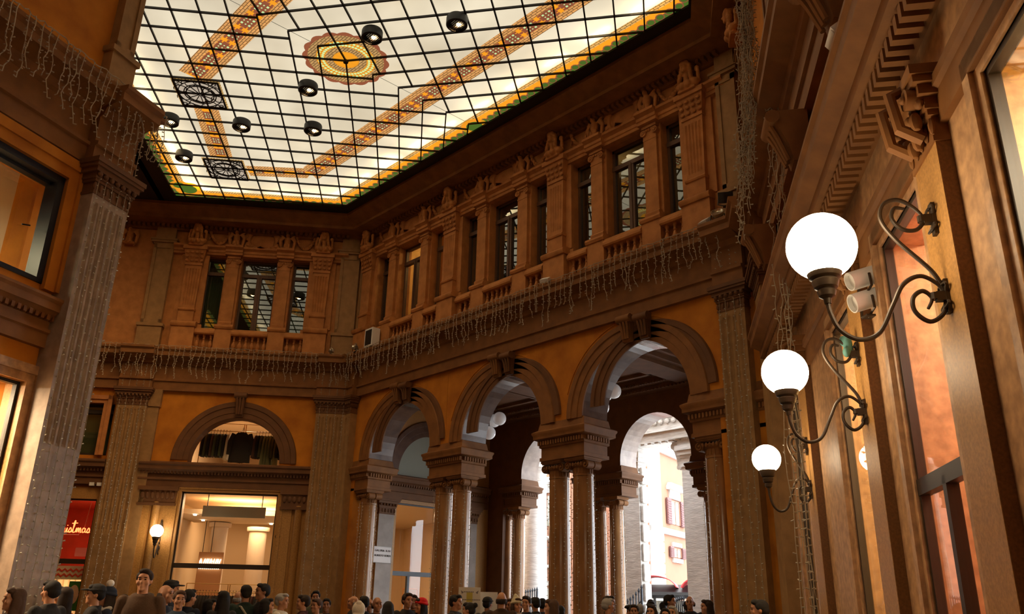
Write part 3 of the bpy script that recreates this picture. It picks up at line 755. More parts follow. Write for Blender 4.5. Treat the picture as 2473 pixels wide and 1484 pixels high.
def make_column(h=5.02, r=.265, m=None):
    t = empty('column'); m = m or MARB
    b = MB(); b.box(-r*1.42, r*1.42, -r*1.42, r*1.42, 0, .1)
    b.lathe([(r*1.38, .1), (r*1.42, .15), (r*1.38, .2), (r*1.18, .22), (r*1.14, .26), (r*1.22, .29), (r*1.26, .32), (r*1.2, .36), (r*1.05, .38), (r*1.0, .4)], 28); b.build('base', m, t)
    MB().lathe([(r*1.04, .4), (r, .44), (r*.995, h*.4), (r*.92, h-.52), (r*.9, h-.44), (r*.96, h-.43), (r*.96, h-.40), (r*.88, h-.39)], 32).build('shaft', m, t)
    c = MB(); ionic_cap(c, r*.88, h-.42, h); c.build('capital', TRIM if m is MARB else m, t)
    return t
WORD = ['leftmost', 'second from left', 'third from left', 'fourth from left', 'fifth from left', 'rightmost']
cols = [(-6.33, 'single brown marble ionic column at the left end of the arcade'),
        (-2.6, 'left column of the marble pair between the left and middle arches'), (-1.83, 'right column of the marble pair between the left and middle arches'),
        (1.86, 'left column of the marble pair between the middle and right arches'), (2.64, 'right column of the marble pair between the middle and right arches'),
        (6.38, 'brown marble ionic column right of the right arch')]
c0 = None
for x, lb in cols:
    if c0 is None: c = c0 = make_column()
    else: c = copyobj(c0)
    tag(c, lb, 'column', 'marble columns of the arcade'); FA.put(c, x, .36, 0)
COLUMN0 = c0

def fluted(mb, x0, x1, yo, z0, z1, nfl, taper=0.0, depth=.035, back=0.0):
    """flat pilaster shaft with nfl flutes, front at -yo"""
    w = x1-x0; cxm = (x0+x1)/2; prof = []
    fw = w*.86/nfl; xs = x0+w*.07
    prof.append((x0, back)); prof.append((x0, -yo))
    for i in range(nfl):
        a = xs+i*fw; 
        for t in range(5):
            u = t/4; prof.append((a+fw*(.14+.72*u), -yo+depth*math.sin(PI*u)))
    prof.append((x1, -yo)); prof.append((x1, back))
    n = len(prof); zz = [z0, z0+.12, z0+.16, z1-.16, z1-.12, z1]
    vs = []
    for k, z in enumerate(zz):
        f = 1-taper*(1-(z-z0)/(z1-z0)); fl = 0 if k in (0, 1, 4, 5) else 1
        for x, y in prof: vs.append((cxm+(x-cxm)*f, (y if (fl or y >= -yo+1e-6 and y == back) else (max(-yo, min(y, -yo)) if y != back else y)), z))
    fs = []
    for k in range(len(zz)-1):
        for i in range(n-1): fs.append((k*n+i, k*n+i+1, (k+1)*n+i+1, (k+1)*n+i))
    fs.append(tuple((len(zz)-1)*n+i for i in range(n)))
    mb.add(vs, fs)
def boxcap(mb, x0, x1, yo, z0, z1, egg=True):
    """pilaster capital with necking, egg row, leaves and abacus"""
    h = z1-z0
    for d, a, b in ((.015, 0, .08), (.0, .08, .36), (.03, .36, .44), (.05, .44, .5), (.09, .62, .76), (.13, .76, .86), (.15, .86, 1.0)):
        mb.box(x0-d, x1+d, -yo-d, 0.02, z0+h*a, z0+h*b)
    mb.box(x0-.04, x1+.04, -yo-.04, 0, z0+h*.5, z0+h*.62)
    n = max(3, int((x1-x0)/.11))
    for i in range(n+1):
        x = x0+(x1-x0)*i/n
        if egg: mb.ell((x, -yo-.07, z0+h*.56), (.045, .04, h*.08), 8, 6)
        mb.ell((x, -yo-.01, z0+h*.22), (.03, .025, h*.12), 6, 5)
def big_pilaster(F, x0, x1, yo, label, m=PILM, nfl=7, z1=7.5, zt=8.06, base=True):
    t = F.put(empty('pilaster', label, 'pilaster', 'tall fluted wall pilasters'), (x0+x1)/2, 0, 0); h = (x1-x0)/2
    b = MB(); b.box(-h-.12, h+.12, -yo-.12, 0, 0, .9); b.sweep([(0, .9), (yo+.12, .9), (yo+.14, .95), (yo+.12, 1.02), (yo+.06, 1.06), (yo+.08, 1.12), (yo+.04, 1.18), (yo, 1.22), (0, 1.22)], -h-.08, h+.08); b.build('base', m, t)
    s = MB(); s.box(-h, h, -yo, 0, 1.2, 3.5)
    fluted(s, -h, h, yo, 3.5, z1, nfl); s.build('shaft', m, t)
    c = MB(); boxcap(c, -h, h, yo, z1, zt); c.build('capital', DARKTRIM if m is not STONE else m, t)
    r = MB(); r.sweep(shifted(LEDGE, min(yo-.02, .16)), -h-.06, h+.06); r.build('cornice_break', TRIM, t)
    return t
big_pilaster(FB, -7.27, -6.36, .25, 'fluted pilaster left of the far shop wall, behind the white pompom hat')
MB_ = MB(); MB_.box(-6.36, -6.02, -.12, 0, 0, 7.5); MB_.box(-6.38, -5.98, -.16, 0, 7.5, 8.06)
o = FB.put(MB_.build('pilaster_strip', PILM)); tag(o, 'plain stone strip just right of the fluted pilaster on the far left wall', 'pilaster')
big_pilaster(FB, -1.06, -.12, .25, 'fluted pilaster in the far corner, face on the left wall')
big_pilaster(FA, -7.2, -6.86, .25, 'narrow fluted pilaster face in the far corner beside the left arch', nfl=2)
big_pilaster(FA, 7.0, 7.62, .22, 'fluted pilaster at the right end of the arcade', nfl=4)
big_pilaster(FC, .25, 1.15, .25, 'fluted pilaster where the right wall meets the arcade', nfl=6)
big_pilaster(FD, -.12, .6, .38, 'great fluted pilaster at the near left corner, grey and close to the viewer', nfl=6, m=mat('grey_plum_stone', (.36, .26, .19), .55, noise=.5, nscale=6, bump=.1))
t = FE.put(MB().sweep([(0, 0), (.38, 0), (.38, 8.06), (0, 8.06)], 0, .45, -1.6, 0).build('pilaster_return', PILM, smooth=False)); tag(t, 'return side of the near left corner pilaster', 'pilaster')

# upper floor: dark flat pilasters in the corners and end strips
def flat_pilaster(F, x0, x1, yo, label, m=PILM, z0=9.38, z1=13.7):
    t = F.put(empty('panel_pilaster', label, 'pilaster'), (x0+x1)/2, 0, 0); h = (x1-x0)/2
    s = MB(); s.box(-h, h, -yo, 0, z0+.9, z1-.55)
    for a, b, c, d in ((-h, -h+.1, z0+.9, z1-.55), (h-.1, h, z0+.9, z1-.55), (-h, h, z0+.9, z0+1.05), (-h, h, z1-.7, z1-.55)): s.box(a, b, -yo-.03, -yo, c, d)
    s.build('shaft', m, t)
    b = MB(); b.box(-h-.06, h+.06, -yo-.06, 0, z0, z0+.85); b.box(-h-.1, h+.1, -yo-.1, 0, z0+.8, z0+.9); b.build('pedestal', m, t)
    c = MB(); [c.box(-h-d, h+d, -yo-d, 0, a, e) for d, a, e in ((.03, z1-.55, z1-.5), (.09, z1-.5, z1-.42), (.12, z1-.42, z1-.36), (0, z1-.36, z1+.1))]; c.build('capital', m, t)
    return t
flat_pilaster(FB, -7.05, -6.4, .14, 'dark flat panelled pilaster on the upper floor left of the far window bay')
flat_pilaster(FB, -.75, -.1, .14, 'dark flat panelled pilaster in the upper far corner, left face')
flat_pilaster(FA, -7.2, -6.98, .1, 'slim dark pilaster in the upper far corner beside the first bust')
flat_pilaster(FA, 7.3, 7.8, .14, 'dark panelled pilaster at the right end of the upper arcade wall')
flat_pilaster(FD, -.1, .3, .14, 'dark panelled pilaster on the upper floor at the near left corner')
flat_pilaster(FC, .3, 1.0, .14, 'dark panelled pilaster on the upper floor of the right wall')
for s0, lb in ((4.4, 'upper pilaster of the right wall nearer the scrolls'), (7.5, 'upper pilaster of the right wall above the second lamp'), (10.4, 'upper pilaster of the right wall above the nearest lamp')):
    flat_pilaster(FC, s0-.3, s0+.3, .14, lb, TRIM)

# carved pieces
def bust_mesh():
    m = MB()
    m.ell((0, -.18, .58), (.105, .125, .15)); m.ell((0, -.30, .57), (.02, .035, .03)); m.ell((0, -.27, .5), (.035, .03, .014)); m.ell((0, -.265, .47), (.035, .03, .03))
    for sx in (-1, 1):
        m.ell((sx*.04, -.275, .60), (.022, .012, .012)); m.ell((sx*.04, -.285, .63), (.03, .014, .008))
        for k in range(5): m.ell((sx*(.11+.012*k), -.15-.01*k, .62-.085*k), (.055, .07, .06))
        m.ell((sx*.19, -.1, .17), (.12, .12, .11)); m.ell((sx*.08, -.2, .12), (.09, .1, .1))
        m.ell((sx*.27, -.05, .36), (.05, .05, .2)); m.ell((sx*.24, -.05, .55), (.07, .05, .08)); m.ell((sx*.26, -.05, .2), (.07, .05, .07))
    m.ell((0, -.14, .68), (.15, .16, .09)); m.ell((0, -.22, .73), (.13, .06, .05)); m.ell((0, -.14, .76), (.06, .06, .06))
    m.tube([(0, -.14, .25), (0, -.16, .5)], [.08, .06], 10); m.ell((0, -.12, .12), (.23, .14, .14)); m.box(-.24, .24, -.2, .1, -.02, .05)
    return blob('bust', m, .017, STONE, 2)
def eagle_mesh():
    m = MB()
    m.ell((0, -.1, .3), (.11, .11, .19)); m.ell((0, -.16, .5), (.065, .08, .075)); m.ell((.03, -.24, .49), (.025, .06, .025))
    for sx in (-1, 1):
        for k in range(6):
            m.tube([(sx*(.1+.02*k), -.08, .42-.02*k), (sx*(.19+.016*k), -.07, .5-.03*k), (sx*(.23-.002*k), -.06, .56-.1*k), (sx*(.2-.01*k), -.05, .42-.1*k)], [.04, .045, .035, .02], 7)
        m.ell((sx*.06, -.13, .12), (.06, .07, .1)); m.tube([(sx*.06, -.15, .1), (sx*.07, -.2, .02)], .03, 6)
        m.ell((sx*.13, -.1, .02), (.09, .08, .05))
    for k in range(7): m.ell((-.16+.053*k, -.14, .03), (.035, .05, .035))
    m.box(-.2, .2, -.14, .1, -.03, .02)
    return blob('eagle', m, .016, STONE, 2)
def cartouche_mesh():
    m = MB()
    m.arc([(.36, -.02), (.36, -.07), (.44, -.09), (.44, -.02)], 0, .34, 0, 2*PI, 40, sx=1.15)
    m.lathe([(0, -.0), (.36, 0)], 4)
    m.ell((0, .0, .34), (.41, .05, .35), 28, 10)
    for k in range(10):
        a = PI*.05+PI*.9*k/9; m.ell((.52*math.cos(a)*1.08, -.05, .34+.43*math.sin(a)), (.07, .05, .06))
    for sx in (-1, 1):
        m.tube([(sx*.5, -.05, .55), (sx*.6, -.05, .5), (sx*.62, -.05, .38), (sx*.54, -.06, .34), (sx*.5, -.07, .4)], .04, 8)
        m.tube([(sx*.4, -.05, .04), (sx*.52, -.05, .02), (sx*.58, -.05, .12), (sx*.5, -.06, .18)], .04, 8)
    m.ell((0, -.07, .8), (.12, .06, .06))
    for k in range(9):
        a = PI+PI*k/8; m.ell((.5*math.cos(a), -.06, .2+.16*math.sin(a)), (.075, .06, .055))
    m.v = [v for v in m.v]
    return blob('cartouche', m, .018, STONE, 2)
def garland_mesh(w=.62):
    m = MB(); n = 13
    for k in range(n):
        u = k/(n-1)*2-1; z = .5-.36*(1-u*u)
        m.ell((u*w/2, -.06-.03*(k % 2), z), (.055, .055, .06), 8, 6)
        m.ell((u*w/2+.02, -.08, z-.05), (.035, .04, .035), 7, 5)
    for sx in (-1, 1): m.ell((sx*w/2, -.07, .54), (.06, .05, .07)); m.tube([(sx*w/2, -.05, .5), (sx*(w/2+.03), -.05, .25)], .025, 6)
    return blob('garland', m, .016, STONE, 1)
BUST, EAGLE, CART, GARL = bust_mesh(), eagle_mesh(), cartouche_mesh(), garland_mesh()
PX = [AX[0]-2.225, -2.21, 2.265, 6.66]
def carve(me, F, x, z, y, lab, cat, grp, s=1.0):
    o = meshobj(me.name, me); F.put(o, x, y, z); o.scale = (s, s, s); return tag(o, lab, cat, grp)
for i, x in enumerate(PX):
    carve(BUST, FA, x, 13.12, -.2, 'carved stone female bust on the %s fluted pilaster above the arcade' % ['farthest', 'second farthest', 'second nearest', 'nearest'][i], 'bust', 'carved busts under the top cornice')
for i, x in enumerate((-5.64, -1.36)):
    carve(BUST, FB, x, 13.12, -.2, 'carved stone bust over the %s pilaster of the far left window bay' % ['left', 'right'][i], 'bust', 'carved busts under the top cornice')
carve(BUST, FC, 1.35, 13.0, -.25, 'carved bust at the top right beside the hanging bundle of light strings', 'bust', 'carved busts under the top cornice')
def frieze(F, bays, names):
    for b, nm in zip(bays, names):
        carve(CART, F, b, 13.2, -.02, 'oval carved cartouche over the middle of the %s' % nm, 'relief', 'oval cartouches over the windows')
        for sx, sd in ((-1, 'left'), (1, 'right')):
            carve(EAGLE, F, b+sx*.862, 13.22, -.08, 'carved spread-winged eagle at the %s of the cartouche over the %s' % (sd, nm), 'relief', 'carved eagles over the windows')
            carve(GARL, F, b+sx*1.46, 13.2, -.0, 'carved fruit garland at the %s end over the %s' % (sd, nm), 'relief', 'carved garlands over the windows')
frieze(FA, AX, ['farthest arcade window bay', 'middle arcade window bay', 'nearest arcade window bay'])
frieze(FB, BX, ['far left window bay'])
carve(EAGLE, FB, -7.9, 13.1, -.05, 'carved relief above the half hidden window behind the big pilaster', 'relief', None)

# herm pilasters of the window bays
def make_herm():
    t = empty('window_pilaster')
    p = MB(); p.box(-.37, .37, -.3, 0, 9.38, 10.2); p.sweep([(0, 10.2), (.34, 10.2), (.37, 10.25), (.37, 10.31), (.33, 10.35), (.25, 10.4), (0, 10.4)], -.4, .4); p.box(-.34, .34, -.33, 0, 9.38, 9.52)
    p.box(-.52, .52, -.1, 0, 9.38, 10.35); p.build('pedestal', STONE, t)
    s = MB(); s.box(-.25, .25, -.22, 0, 10.4, 10.78); s.sweep([(0, 10.78), (.25, 10.78), (.27, 10.82), (.24, 10.86), (0, 10.86)], -.27, .27)
    fluted(s, -.27, .27, .2, 10.86, 12.42, 5, taper=.12); s.box(-.45, .45, -.08, 0, 10.4, 12.86); s.build('shaft', STONE, t)
    c = MB(); c.box(-.29, .29, -.23, 0, 12.42, 12.5)
    c.add([(-.27, -.2, 12.5), (.27, -.2, 12.5), (.36, -.3, 12.98), (-.36, -.3, 12.98), (-.27, 0, 12.5), (.27, 0, 12.5), (.36, 0, 12.98), (-.36, 0, 12.98)], [(0, 1, 2, 3), (1, 5, 6, 2), (4, 0, 3, 7), (5, 4, 7, 6)])
    c.box(-.4, .4, -.34, 0, 12.98, 13.12)
    for i in range(4):
        for j in range(3): c.ell((-.24+.16*i, -.24-.03*j, 12.58+.14*j), (.06, .03, .05), 8, 6)
    c.build('capital', STONE, t)
    return t
h0 = None
for F, xs, lbs in ((FA, PX, ['%s fluted herm pilaster between the arcade windows' % w for w in ('farthest', 'second farthest', 'second nearest', 'nearest')]),
                   (FB, (-5.64, -1.36), ['fluted pilaster left of the far left window bay', 'fluted pilaster right of the far left window bay'])):
    for x, lb in zip(xs, lbs):
        if h0 is None: h = h0 = make_herm()
        else: h = copyobj(h0)
        tag(h, lb, 'pilaster', 'fluted pilasters of the upper windows'); F.put(h, x, 0, 0)
# piers between the lights of a window bay
def make_pier():
    t = empty('window_pier')
    p = MB(); p.box(-.27, .27, -.22, .1, 9.38, 10.2); p.sweep([(-.1, 10.2), (.25, 10.2), (.28, 10.26), (.26, 10.32), (.16, 10.38), (-.1, 10.38)], -.3, .3); p.box(-.3, .3, -.25, .1, 9.38, 9.5); p.build('pedestal', STONE, t)
    s = MB(); s.box(-.265, .265, -.03, .12, 10.38, 12.86); s.box(-.19, .19, -.12, 0, 10.38, 12.45); s.sweep([(0, 10.38), (.15, 10.38), (.16, 10.45), (.12, 10.5), (0, 10.5)], -.21, .21); s.build('shaft', STONE, t)
    c = MB(); c.box(-.2, .2, -.13, 0, 12.45, 12.5); c.box(-.22, .22, -.16, 0, 12.78, 12.86); c.box(-.19, .19, -.12, 0, 12.5, 12.78)
    for sx in (-1, 1):
        c.tube([(sx*.17, -.02, 12.66), (sx*.17, -.17, 12.66)], .085, 12); c.ell((sx*.17, -.18, 12.66), (.03, .02, .03), 7, 5)
        c.tube([(sx*.17+.06*math.cos(q)*(1-q/14), -.175, 12.66+.06*math.sin(q)*(1-q/14)) for q in [i*.7 for i in range(14)]], .014, 5)
    for k in range(3): c.ell((-.08+.08*k, -.14, 12.72), (.035, .03, .04), 7, 5)
    c.build('capital', STONE, t); return t
p0 = None
for F, bays, nms in ((FA, AX, ['farthest arcade bay', 'middle arcade bay', 'nearest arcade bay']), (FB, BX, ['far left bay'])):
    for b, nm in zip(bays, nms):
        for sx, sd in ((-1, 'left'), (1, 'right')):
            if p0 is None: p = p0 = make_pier()
            else: p = copyobj(p0)
            tag(p, 'plain stone pier with ionic cap %s of the wide window in the %s' % (sd, nm), 'pier', 'stone piers between the window lights'); F.put(p, b+sx*.862, 0, 0)
# balustrades
BAL = MB().lathe([(.055, 0), (.055, .03), (.04, .045), (.045, .07), (.07, .12), (.078, .16), (.06, .22), (.035, .28), (.032, .32), (.045, .34), (.04, .36), (.03, .38), (.034, .43), (.05, .45), (.055, .47), (.055, .5)], 14).mesh('baluster', STONE)
def balustrade(F, x, w, n, lab):
    t = F.put(empty('balustrade', lab, 'balustrade', 'stone balustrades below the upper windows'), x, -.12, 0); h = w/2
    MB().sweep([(-.1, 9.98), (.12, 9.98), (.15, 10.02), (.15, 10.08), (.12, 10.12), (.08, 10.2), (-.1, 10.2)], -h, h).build('rail', STONE, t)
    MB().sweep([(-.1, 9.38), (.13, 9.38), (.13, 9.44), (.1, 9.48), (-.1, 9.48)], -h, h).build('plinth', STONE, t)
    for i in range(n):
        b = meshobj('baluster', BAL, t); b.location = (-h+w*(i+.5)/n, 0, 9.48)
for F, bays, nms in ((FA, AX, ['farthest arcade bay', 'middle arcade bay', 'nearest arcade bay']), (FB, BX, ['far left bay'])):
    for b, nm in zip(bays, nms):
        for dx, w, n, sd in ((-1.46, .66, 3, 'short balustrade at the left'), (0, 1.18, 6, 'wide balustrade in the middle'), (1.46, .66, 3, 'short balustrade at the right')):
            balustrade(F, b+dx, w, n, '%s below the windows of the %s' % (sd, nm))
# ------------------------------------------------------------------ downlights, globe lamps, spotlights
for x, y, lb in ((1.9, -6.05, 'black round downlight just right of the rosette'), (3.66, -4.93, 'black round downlight at the right, nearest the viewer'), (-1.04, -6.02, 'black round downlight left of the rosette'),
                 (-3.92, -6.43, 'black round downlight beside the upper iron grille'), (-2.66, -4.91, 'black round downlight between rosette and lower ornament band'), (-5.11, -7.97, 'black round downlight at the left edge, touching the near cornice tip'),
                 (-6.76, -6.86, 'black round downlight left of the lower iron grille')):
    downlight(x, y, lb)
def crom(P, n=6):
    P = [Vector(p) for p in P]; out = []
    for i in range(len(P)-1):
        a, b, c, d = P[max(i-1, 0)], P[i], P[i+1], P[min(i+2, len(P)-1)]
        for k in range(n):
            t = k/n; out.append(.5*((2*b)+(c-a)*t+(2*a-5*b+4*c-d)*t*t+(3*b-a-3*c+d)*t*t*t))
    out.append(P[-1]); return out
def globe_lamp(F, x, y0, z, R, reach, lab, power, cloth=False):
    """milk globe in a ribbed cup on a scrolled wrought iron bracket; z is the globe centre"""
    t = F.put(empty('globe_wall_lamp', lab, 'wall lamp', 'globe wall lamps on scrolled brackets'), x, y0, z)
    s = reach/.93; k = R/.26
    MB().ell((0, -reach, 0), (R, R, R), 32, 20).build('globe', GLOBE, t)
    cup = MB().lathe([(0, -.47), (.025, -.47), (.03, -.43), (.06, -.41), (.07, -.37), (.06, -.355), (.085, -.34), (.1, -.29), (.09, -.275), (.115, -.26), (.14, -.2), (.15, -.17), (.14, -.165), (.0, -.165)], 24, (0, -reach, 0)).build('cup', IRON, t)
    cup.scale = (k, k, 1); cup.location = (0, -reach*(1-k), 0)
    low = [(.93, -.44), (.92, -.54), (.86, -.68), (.72, -.76), (.56, -.71), (.43, -.5), (.33, -.34), (.19, -.28), (.07, -.35), (.02, -.45)]
    lsp = [(.02, -.45), (.06, -.58), (.17, -.64), (.27, -.56), (.27, -.45), (.19, -.40), (.13, -.46), (.17, -.54)]
    up = [(.03, -.40), (.1, -.24), (.33, .02), (.43, .2), (.39, .33), (.27, .36), (.15, .28), (.08, .18)]
    usp = [(.08, .18), (.16, .1), (.27, .11), (.34, .2), (.31, .29), (.23, .28)]
    g = MB()
    for pts, r in ((low, .018), (lsp, .017), (up, .017), (usp, .016)):
        c = crom([(0, -d*s, zz) for d, zz in pts]); g.tube(c, [r*(1 if i < len(c)*.7 else 1-.35*(i-len(c)*.7)/(len(c)*.3)) for i in range(len(c))], 9)
    g.build('scroll_arm', IRON, t)
    for zz in (.18, -.45):
        p = MB(); p.box(-.035, .035, -.03, 0, zz-.13, zz+.13); p.box(-.03, .03, -.09, 0, zz-.035, zz+.035); p.tube([(0, -.1, zz-.02), (0, -.1, zz+.03)], .032, 10)
        for sx in (-1, 1):
            for sz in (-1, 1):
                p.tube([(sx*(.03+.05*math.sin(q*.9)), -.02-.02*math.sin(q*.45), zz+sz*(.04+.045*q*.6-.012*q*q*.3)) for q in [i*.45 for i in range(12)]], .011, 6)
        p.build('wall_plate', IRON, t)
    if cloth:
        c = MB(); c.ell((0, -.1, .29), (.05, .05, .12)); c.ell((.03, -.13, .2), (.05, .04, .06)); c.ell((-.02, -.14, .34), (.04, .04, .06))
        o = meshobj('rag', blob('rag', c, .012, VERDI, 2)); tag(F.put(o, x, y0, z), 'green rag tied round the upper bracket of the middle right wall lamp', 'rag')
    return t
globe_lamp(FC, 10.33, -.11, 4.2, .262, .85, 'largest lit globe lamp, nearest the viewer on the right wall', 0)
globe_lamp(FC, 7.45, -.11, 4.0, .245, .78, 'middle lit globe lamp of three on the right wall', 0, True)
globe_lamp(FC, 3.7, -.11, 3.72, .208, .6, 'smallest lit globe lamp of three on the right wall', 0)
globe_lamp(FB, -5.35, 0, 3.62, .19, .55, 'lit globe lamp on the pier beside the far shop window', 0)
# unlit globe clusters in the vestibule
def chandelier(x, y, z, lab, n=5, R=.215):
    t = empty('globe_chandelier', lab, 'chandelier', 'milk globe chandeliers of the vestibule'); t.location = (x, y, z)
    MB().lathe([(.02, .2), (.02, 8.1-z), (.12, 8.12-z), (0, 8.14-z)], 10).build('stem', IRON, t)
    for i in range(n):
        a = 2*PI*i/(n-1)+.4
        p = (0, 0, -.3) if i == n-1 else (.36*math.cos(a), .36*math.sin(a), .14+.03*(i % 2))
        o = MB().ell((0, 0, 0), (R, R, R), 24, 16).build('globe', GLOBEO, t); o.location = p
        MB().tube([(0, 0, .5), (p[0]*.6, p[1]*.6, p[2]+.36), (p[0], p[1], p[2]+R-.01)], .015, 6).build('arm', IRON, t)
chandelier(-3.75, 3.0, 7.22, 'cluster of white globes seen through the middle arch')
chandelier(1.0, 3.0, 7.3, 'white globe cluster peeping past the pier under the right arch')
# floodlights on the ledge
def floodlight(loc, az, tilt, lab, kind='round', s=1.0, name='floodlight', body=None):
    t = empty(name, lab, 'floodlight', 'small spotlights on the ledges'); t.location = loc; t.rotation_euler = (0, 0, az)
    b = MB(); R = Matrix.Rotation(tilt, 3, 'X')
    if kind == 'round': b.lathe([(0, -.12*s), (.05*s, -.12*s), (.1*s, 0), (.11*s, .06*s), (.1*s, .06*s), (.08*s, .03*s), (0, .02*s)], 18)
    elif kind == 'can': b.lathe([(0, -.14*s), (.085*s, -.14*s), (.085*s, .14*s), (.075*s, .14*s), (.07*s, .1*s), (0, .1*s)], 18)
    else: b.box(-.12*s, .12*s, -.09*s, .09*s, -.05*s, .05*s); b.box(-.1*s, .1*s, -.075*s, .075*s, .05*s, .055*s)
    b.v = [tuple((R @ Vector((v[0], v[1], v[2]))) + Vector((0, 0, .16*s))) for v in b.v]
    b.build('head', body or (WHITEP if kind != 'round' else mat('lamp_reflector', (.7, .66, .55), .2, metal=.8)), t)
    y = MB(); y.tube([(-.11*s, 0, .16*s), (-.13*s, 0, .04*s), (0, 0, 0.0), (.13*s, 0, .04*s), (.11*s, 0, .16*s)], .012*s, 5); y.box(-.05*s, .05*s, -.04*s, .04*s, -.01, .01); y.build('yoke', IRON, t)
    return t
floodlight((-6.45, -.55, 9.4), 0, 1.0, 'clear round lamp on the ledge right of the far corner', s=1.1)
floodlight((-7.25, -.95, 9.4), -.5, 1.1, 'dark round lamp on the ledge left of the far corner', s=.9)
floodlight((2.1, -.42, 9.4), .3, .6, 'pale boxy floodlight on the ledge under the middle window bay', 'box')
floodlight((6.95, -.42, 9.4), -.2, .7, 'white boxy floodlight on the ledge near the right end', 'box')
floodlight((7.3, -.45, 9.4), .4, .9, 'shiny round lamp on the ledge at the right end of the arcade', s=1.3)
floodlight((7.55, -.5, 9.7), .6, 2.0, 'black floodlight above the ledge beside the hanging light bundle', 'box', 1.3, body=BLACK)
o = FC.put(empty('floodlight'), 9.62, -.42, 6.42); fl = floodlight(o.location, FC.rz, 2.2, 'white boxy floodlight on the right string course near the top', 'box', 1.2); bpy.data.objects.remove(o)
for dz, lb in ((4.62, 'upper white canister spotlight left of the nearest globe lamp'), (4.38, 'lower white canister spotlight left of the nearest globe lamp')):
    p = FC.pt(8.1, -.12, dz); floodlight(p, FC.rz+.2, 1.9, lb, 'can', 1.15)
    MB_ = MB()
# wall air conditioner box in the balustrade
t = FA.put(empty('fan_box', 'grey box unit standing before the balustrade of the farthest window bay', 'air conditioner'), -5.7, -.42, 9.42)
MB().box(-.22, .22, -.14, .14, 0, .62).build('casing', WHITEP, t, smooth=False); MB().box(-.17, .17, -.15, -.14, .06, .56).build('grille', BLACK, t, smooth=False)

# ------------------------------------------------------------------ strings of lights
def strand_mesh(L, seed, wig=.03, led=.075):
    r = random.Random(seed); m = MB(); n = max(4, int(L/.09)); pts = []; x = y = 0
    for i in range(n+1):
        u = i/n; x += r.uniform(-1, 1)*wig*(.25+u*1.3); y += r.uniform(-.5, .5)*wig
        pts.append((x, y, -L*u))
    m.tube(pts, .0075, 4)
    k = int(L/led)
    for i in range(1, k+1):
        u = i/k*n; j = min(int(u), n-1); f = u-j; p = [pts[j][q]*(1-f)+pts[j+1][q]*f for q in range(3)]
        a = r.uniform(0, 6.28); d = (.045*math.cos(a), .045*math.sin(a), r.uniform(-.02, .015))
        m.tube([p, (p[0]+d[0], p[1]+d[1], p[2]+d[2])], [.008, .011], 4)
    return m.mesh('light_strand', WIRE, smooth=False)
STR = [strand_mesh(L, i, .034) for i, L in enumerate((.95, .82, 1.05, .72, .9, 1.12, .8, 1.0))]
def icicles(F, x0, x1, yo, z, pitch, lab, seed=1):
    r = random.Random(seed); t = F.put(empty('icicle_lights', lab, 'string lights', 'icicle light strings along the ledge'), x0, -yo, z)
    n = int((x1-x0)/pitch); m = MB(); pts = []
    for i in range(n*2+1):
        pts.append(((x1-x0)*i/(2*n), r.uniform(-.01, .01), r.uniform(-.02, .02)+(.012 if i % 2 else 0)))
    m.tube(pts, .010, 4); m.build('carrier_wire', WIRE, t, smooth=False)
    for i in range(n):
        o = meshobj('light_strand', STR[r.randrange(len(STR))], t); o.location = ((x1-x0)*(i+.5)/n+r.uniform(-.04, .04), r.uniform(-.02, .0), 0); o.rotation_euler = (0, 0, r.uniform(-.6, .6)); o.scale = (1, 1, r.uniform(.85, 1.1))
icicles(FA, -7.0, 7.35, .59, 9.41, .158, 'pale icicle light strings hanging along the ledge above the arches', 3)
icicles(FB, -8.6, -.3, .59, 9.41, .165, 'pale icicle light strings hanging along the far left ledge', 4)
icicles(FD, -2.6, .85, .59, 9.41, .13, 'pale icicle light strings on the near left ledge', 5)
icicles(FE, -.85, 1.5, .59, 9.41, .12, 'tangle of icicle lights hanging just round the near left corner', 6)
def string_mesh(L, seed):
    r = random.Random(seed); m = MB(); n = int(L/.25)
    pts = [(r.uniform(-.008, .008), r.uniform(-.004, .004), L*i/n) for i in range(n+1)]
    m.tube(pts, .005, 4)
    for i in range(int(L/.1)):
        z = .05+i*.1; a = r.uniform(0, 6.28); m.tube([(0, 0, z), (.035*math.cos(a), .035*math.sin(a), z+.01)], [.006, .010], 4, 1)
    return m.mesh('light_string', [WIRE, LED], smooth=False)
CSTR = [string_mesh(4.3, 50+i) for i in range(3)]
WSTR = [string_mesh(7.9, 60+i) for i in range(3)]
def wrap(x, y, r, z0, n, meshes, lab, ph=.3, sc=1.0):
    t = empty('light_strings', lab, 'string lights', 'strings of small lights running down the columns'); t.location = (x, y, z0)
    for i in range(n):
        a = ph+2*PI*i/n; o = meshobj('light_string', meshes[i % len(meshes)], t); o.location = (r*math.cos(a), r*math.sin(a), 0); o.scale = (1, 1, sc)
for x, lb in ((-6.33, 'light strings down the leftmost arcade column'), (-2.6, 'light strings down the left column of the pair left of the middle arch'), (-1.83, 'light strings down the right column of the pair left of the middle arch'),
              (1.86, 'light strings down the left column of the pair right of the middle arch'), (2.64, 'light strings down the right column of the pair right of the middle arch'), (6.38, 'light strings down the column right of the right arch')):
    wrap(x, .36, .285, .35, 7, CSTR, lb, .5+x)
def wstrings(F, xs, yo, z0, lab, sc=1.0):
    t = F.put(empty('light_strings', lab, 'string lights', 'strings of small lights running down the pilasters'), xs[0], -yo, z0)
    for i, x in enumerate(xs):
        o = meshobj('light_string', WSTR[i % 3], t); o.location = (x-xs[0], 0, 0); o.scale = (1, 1, sc)
wstrings(FD, [-.08, .06, .2, .34, .48, .58], .41, .8, 'light strings down the great near left pilaster', 1.06)
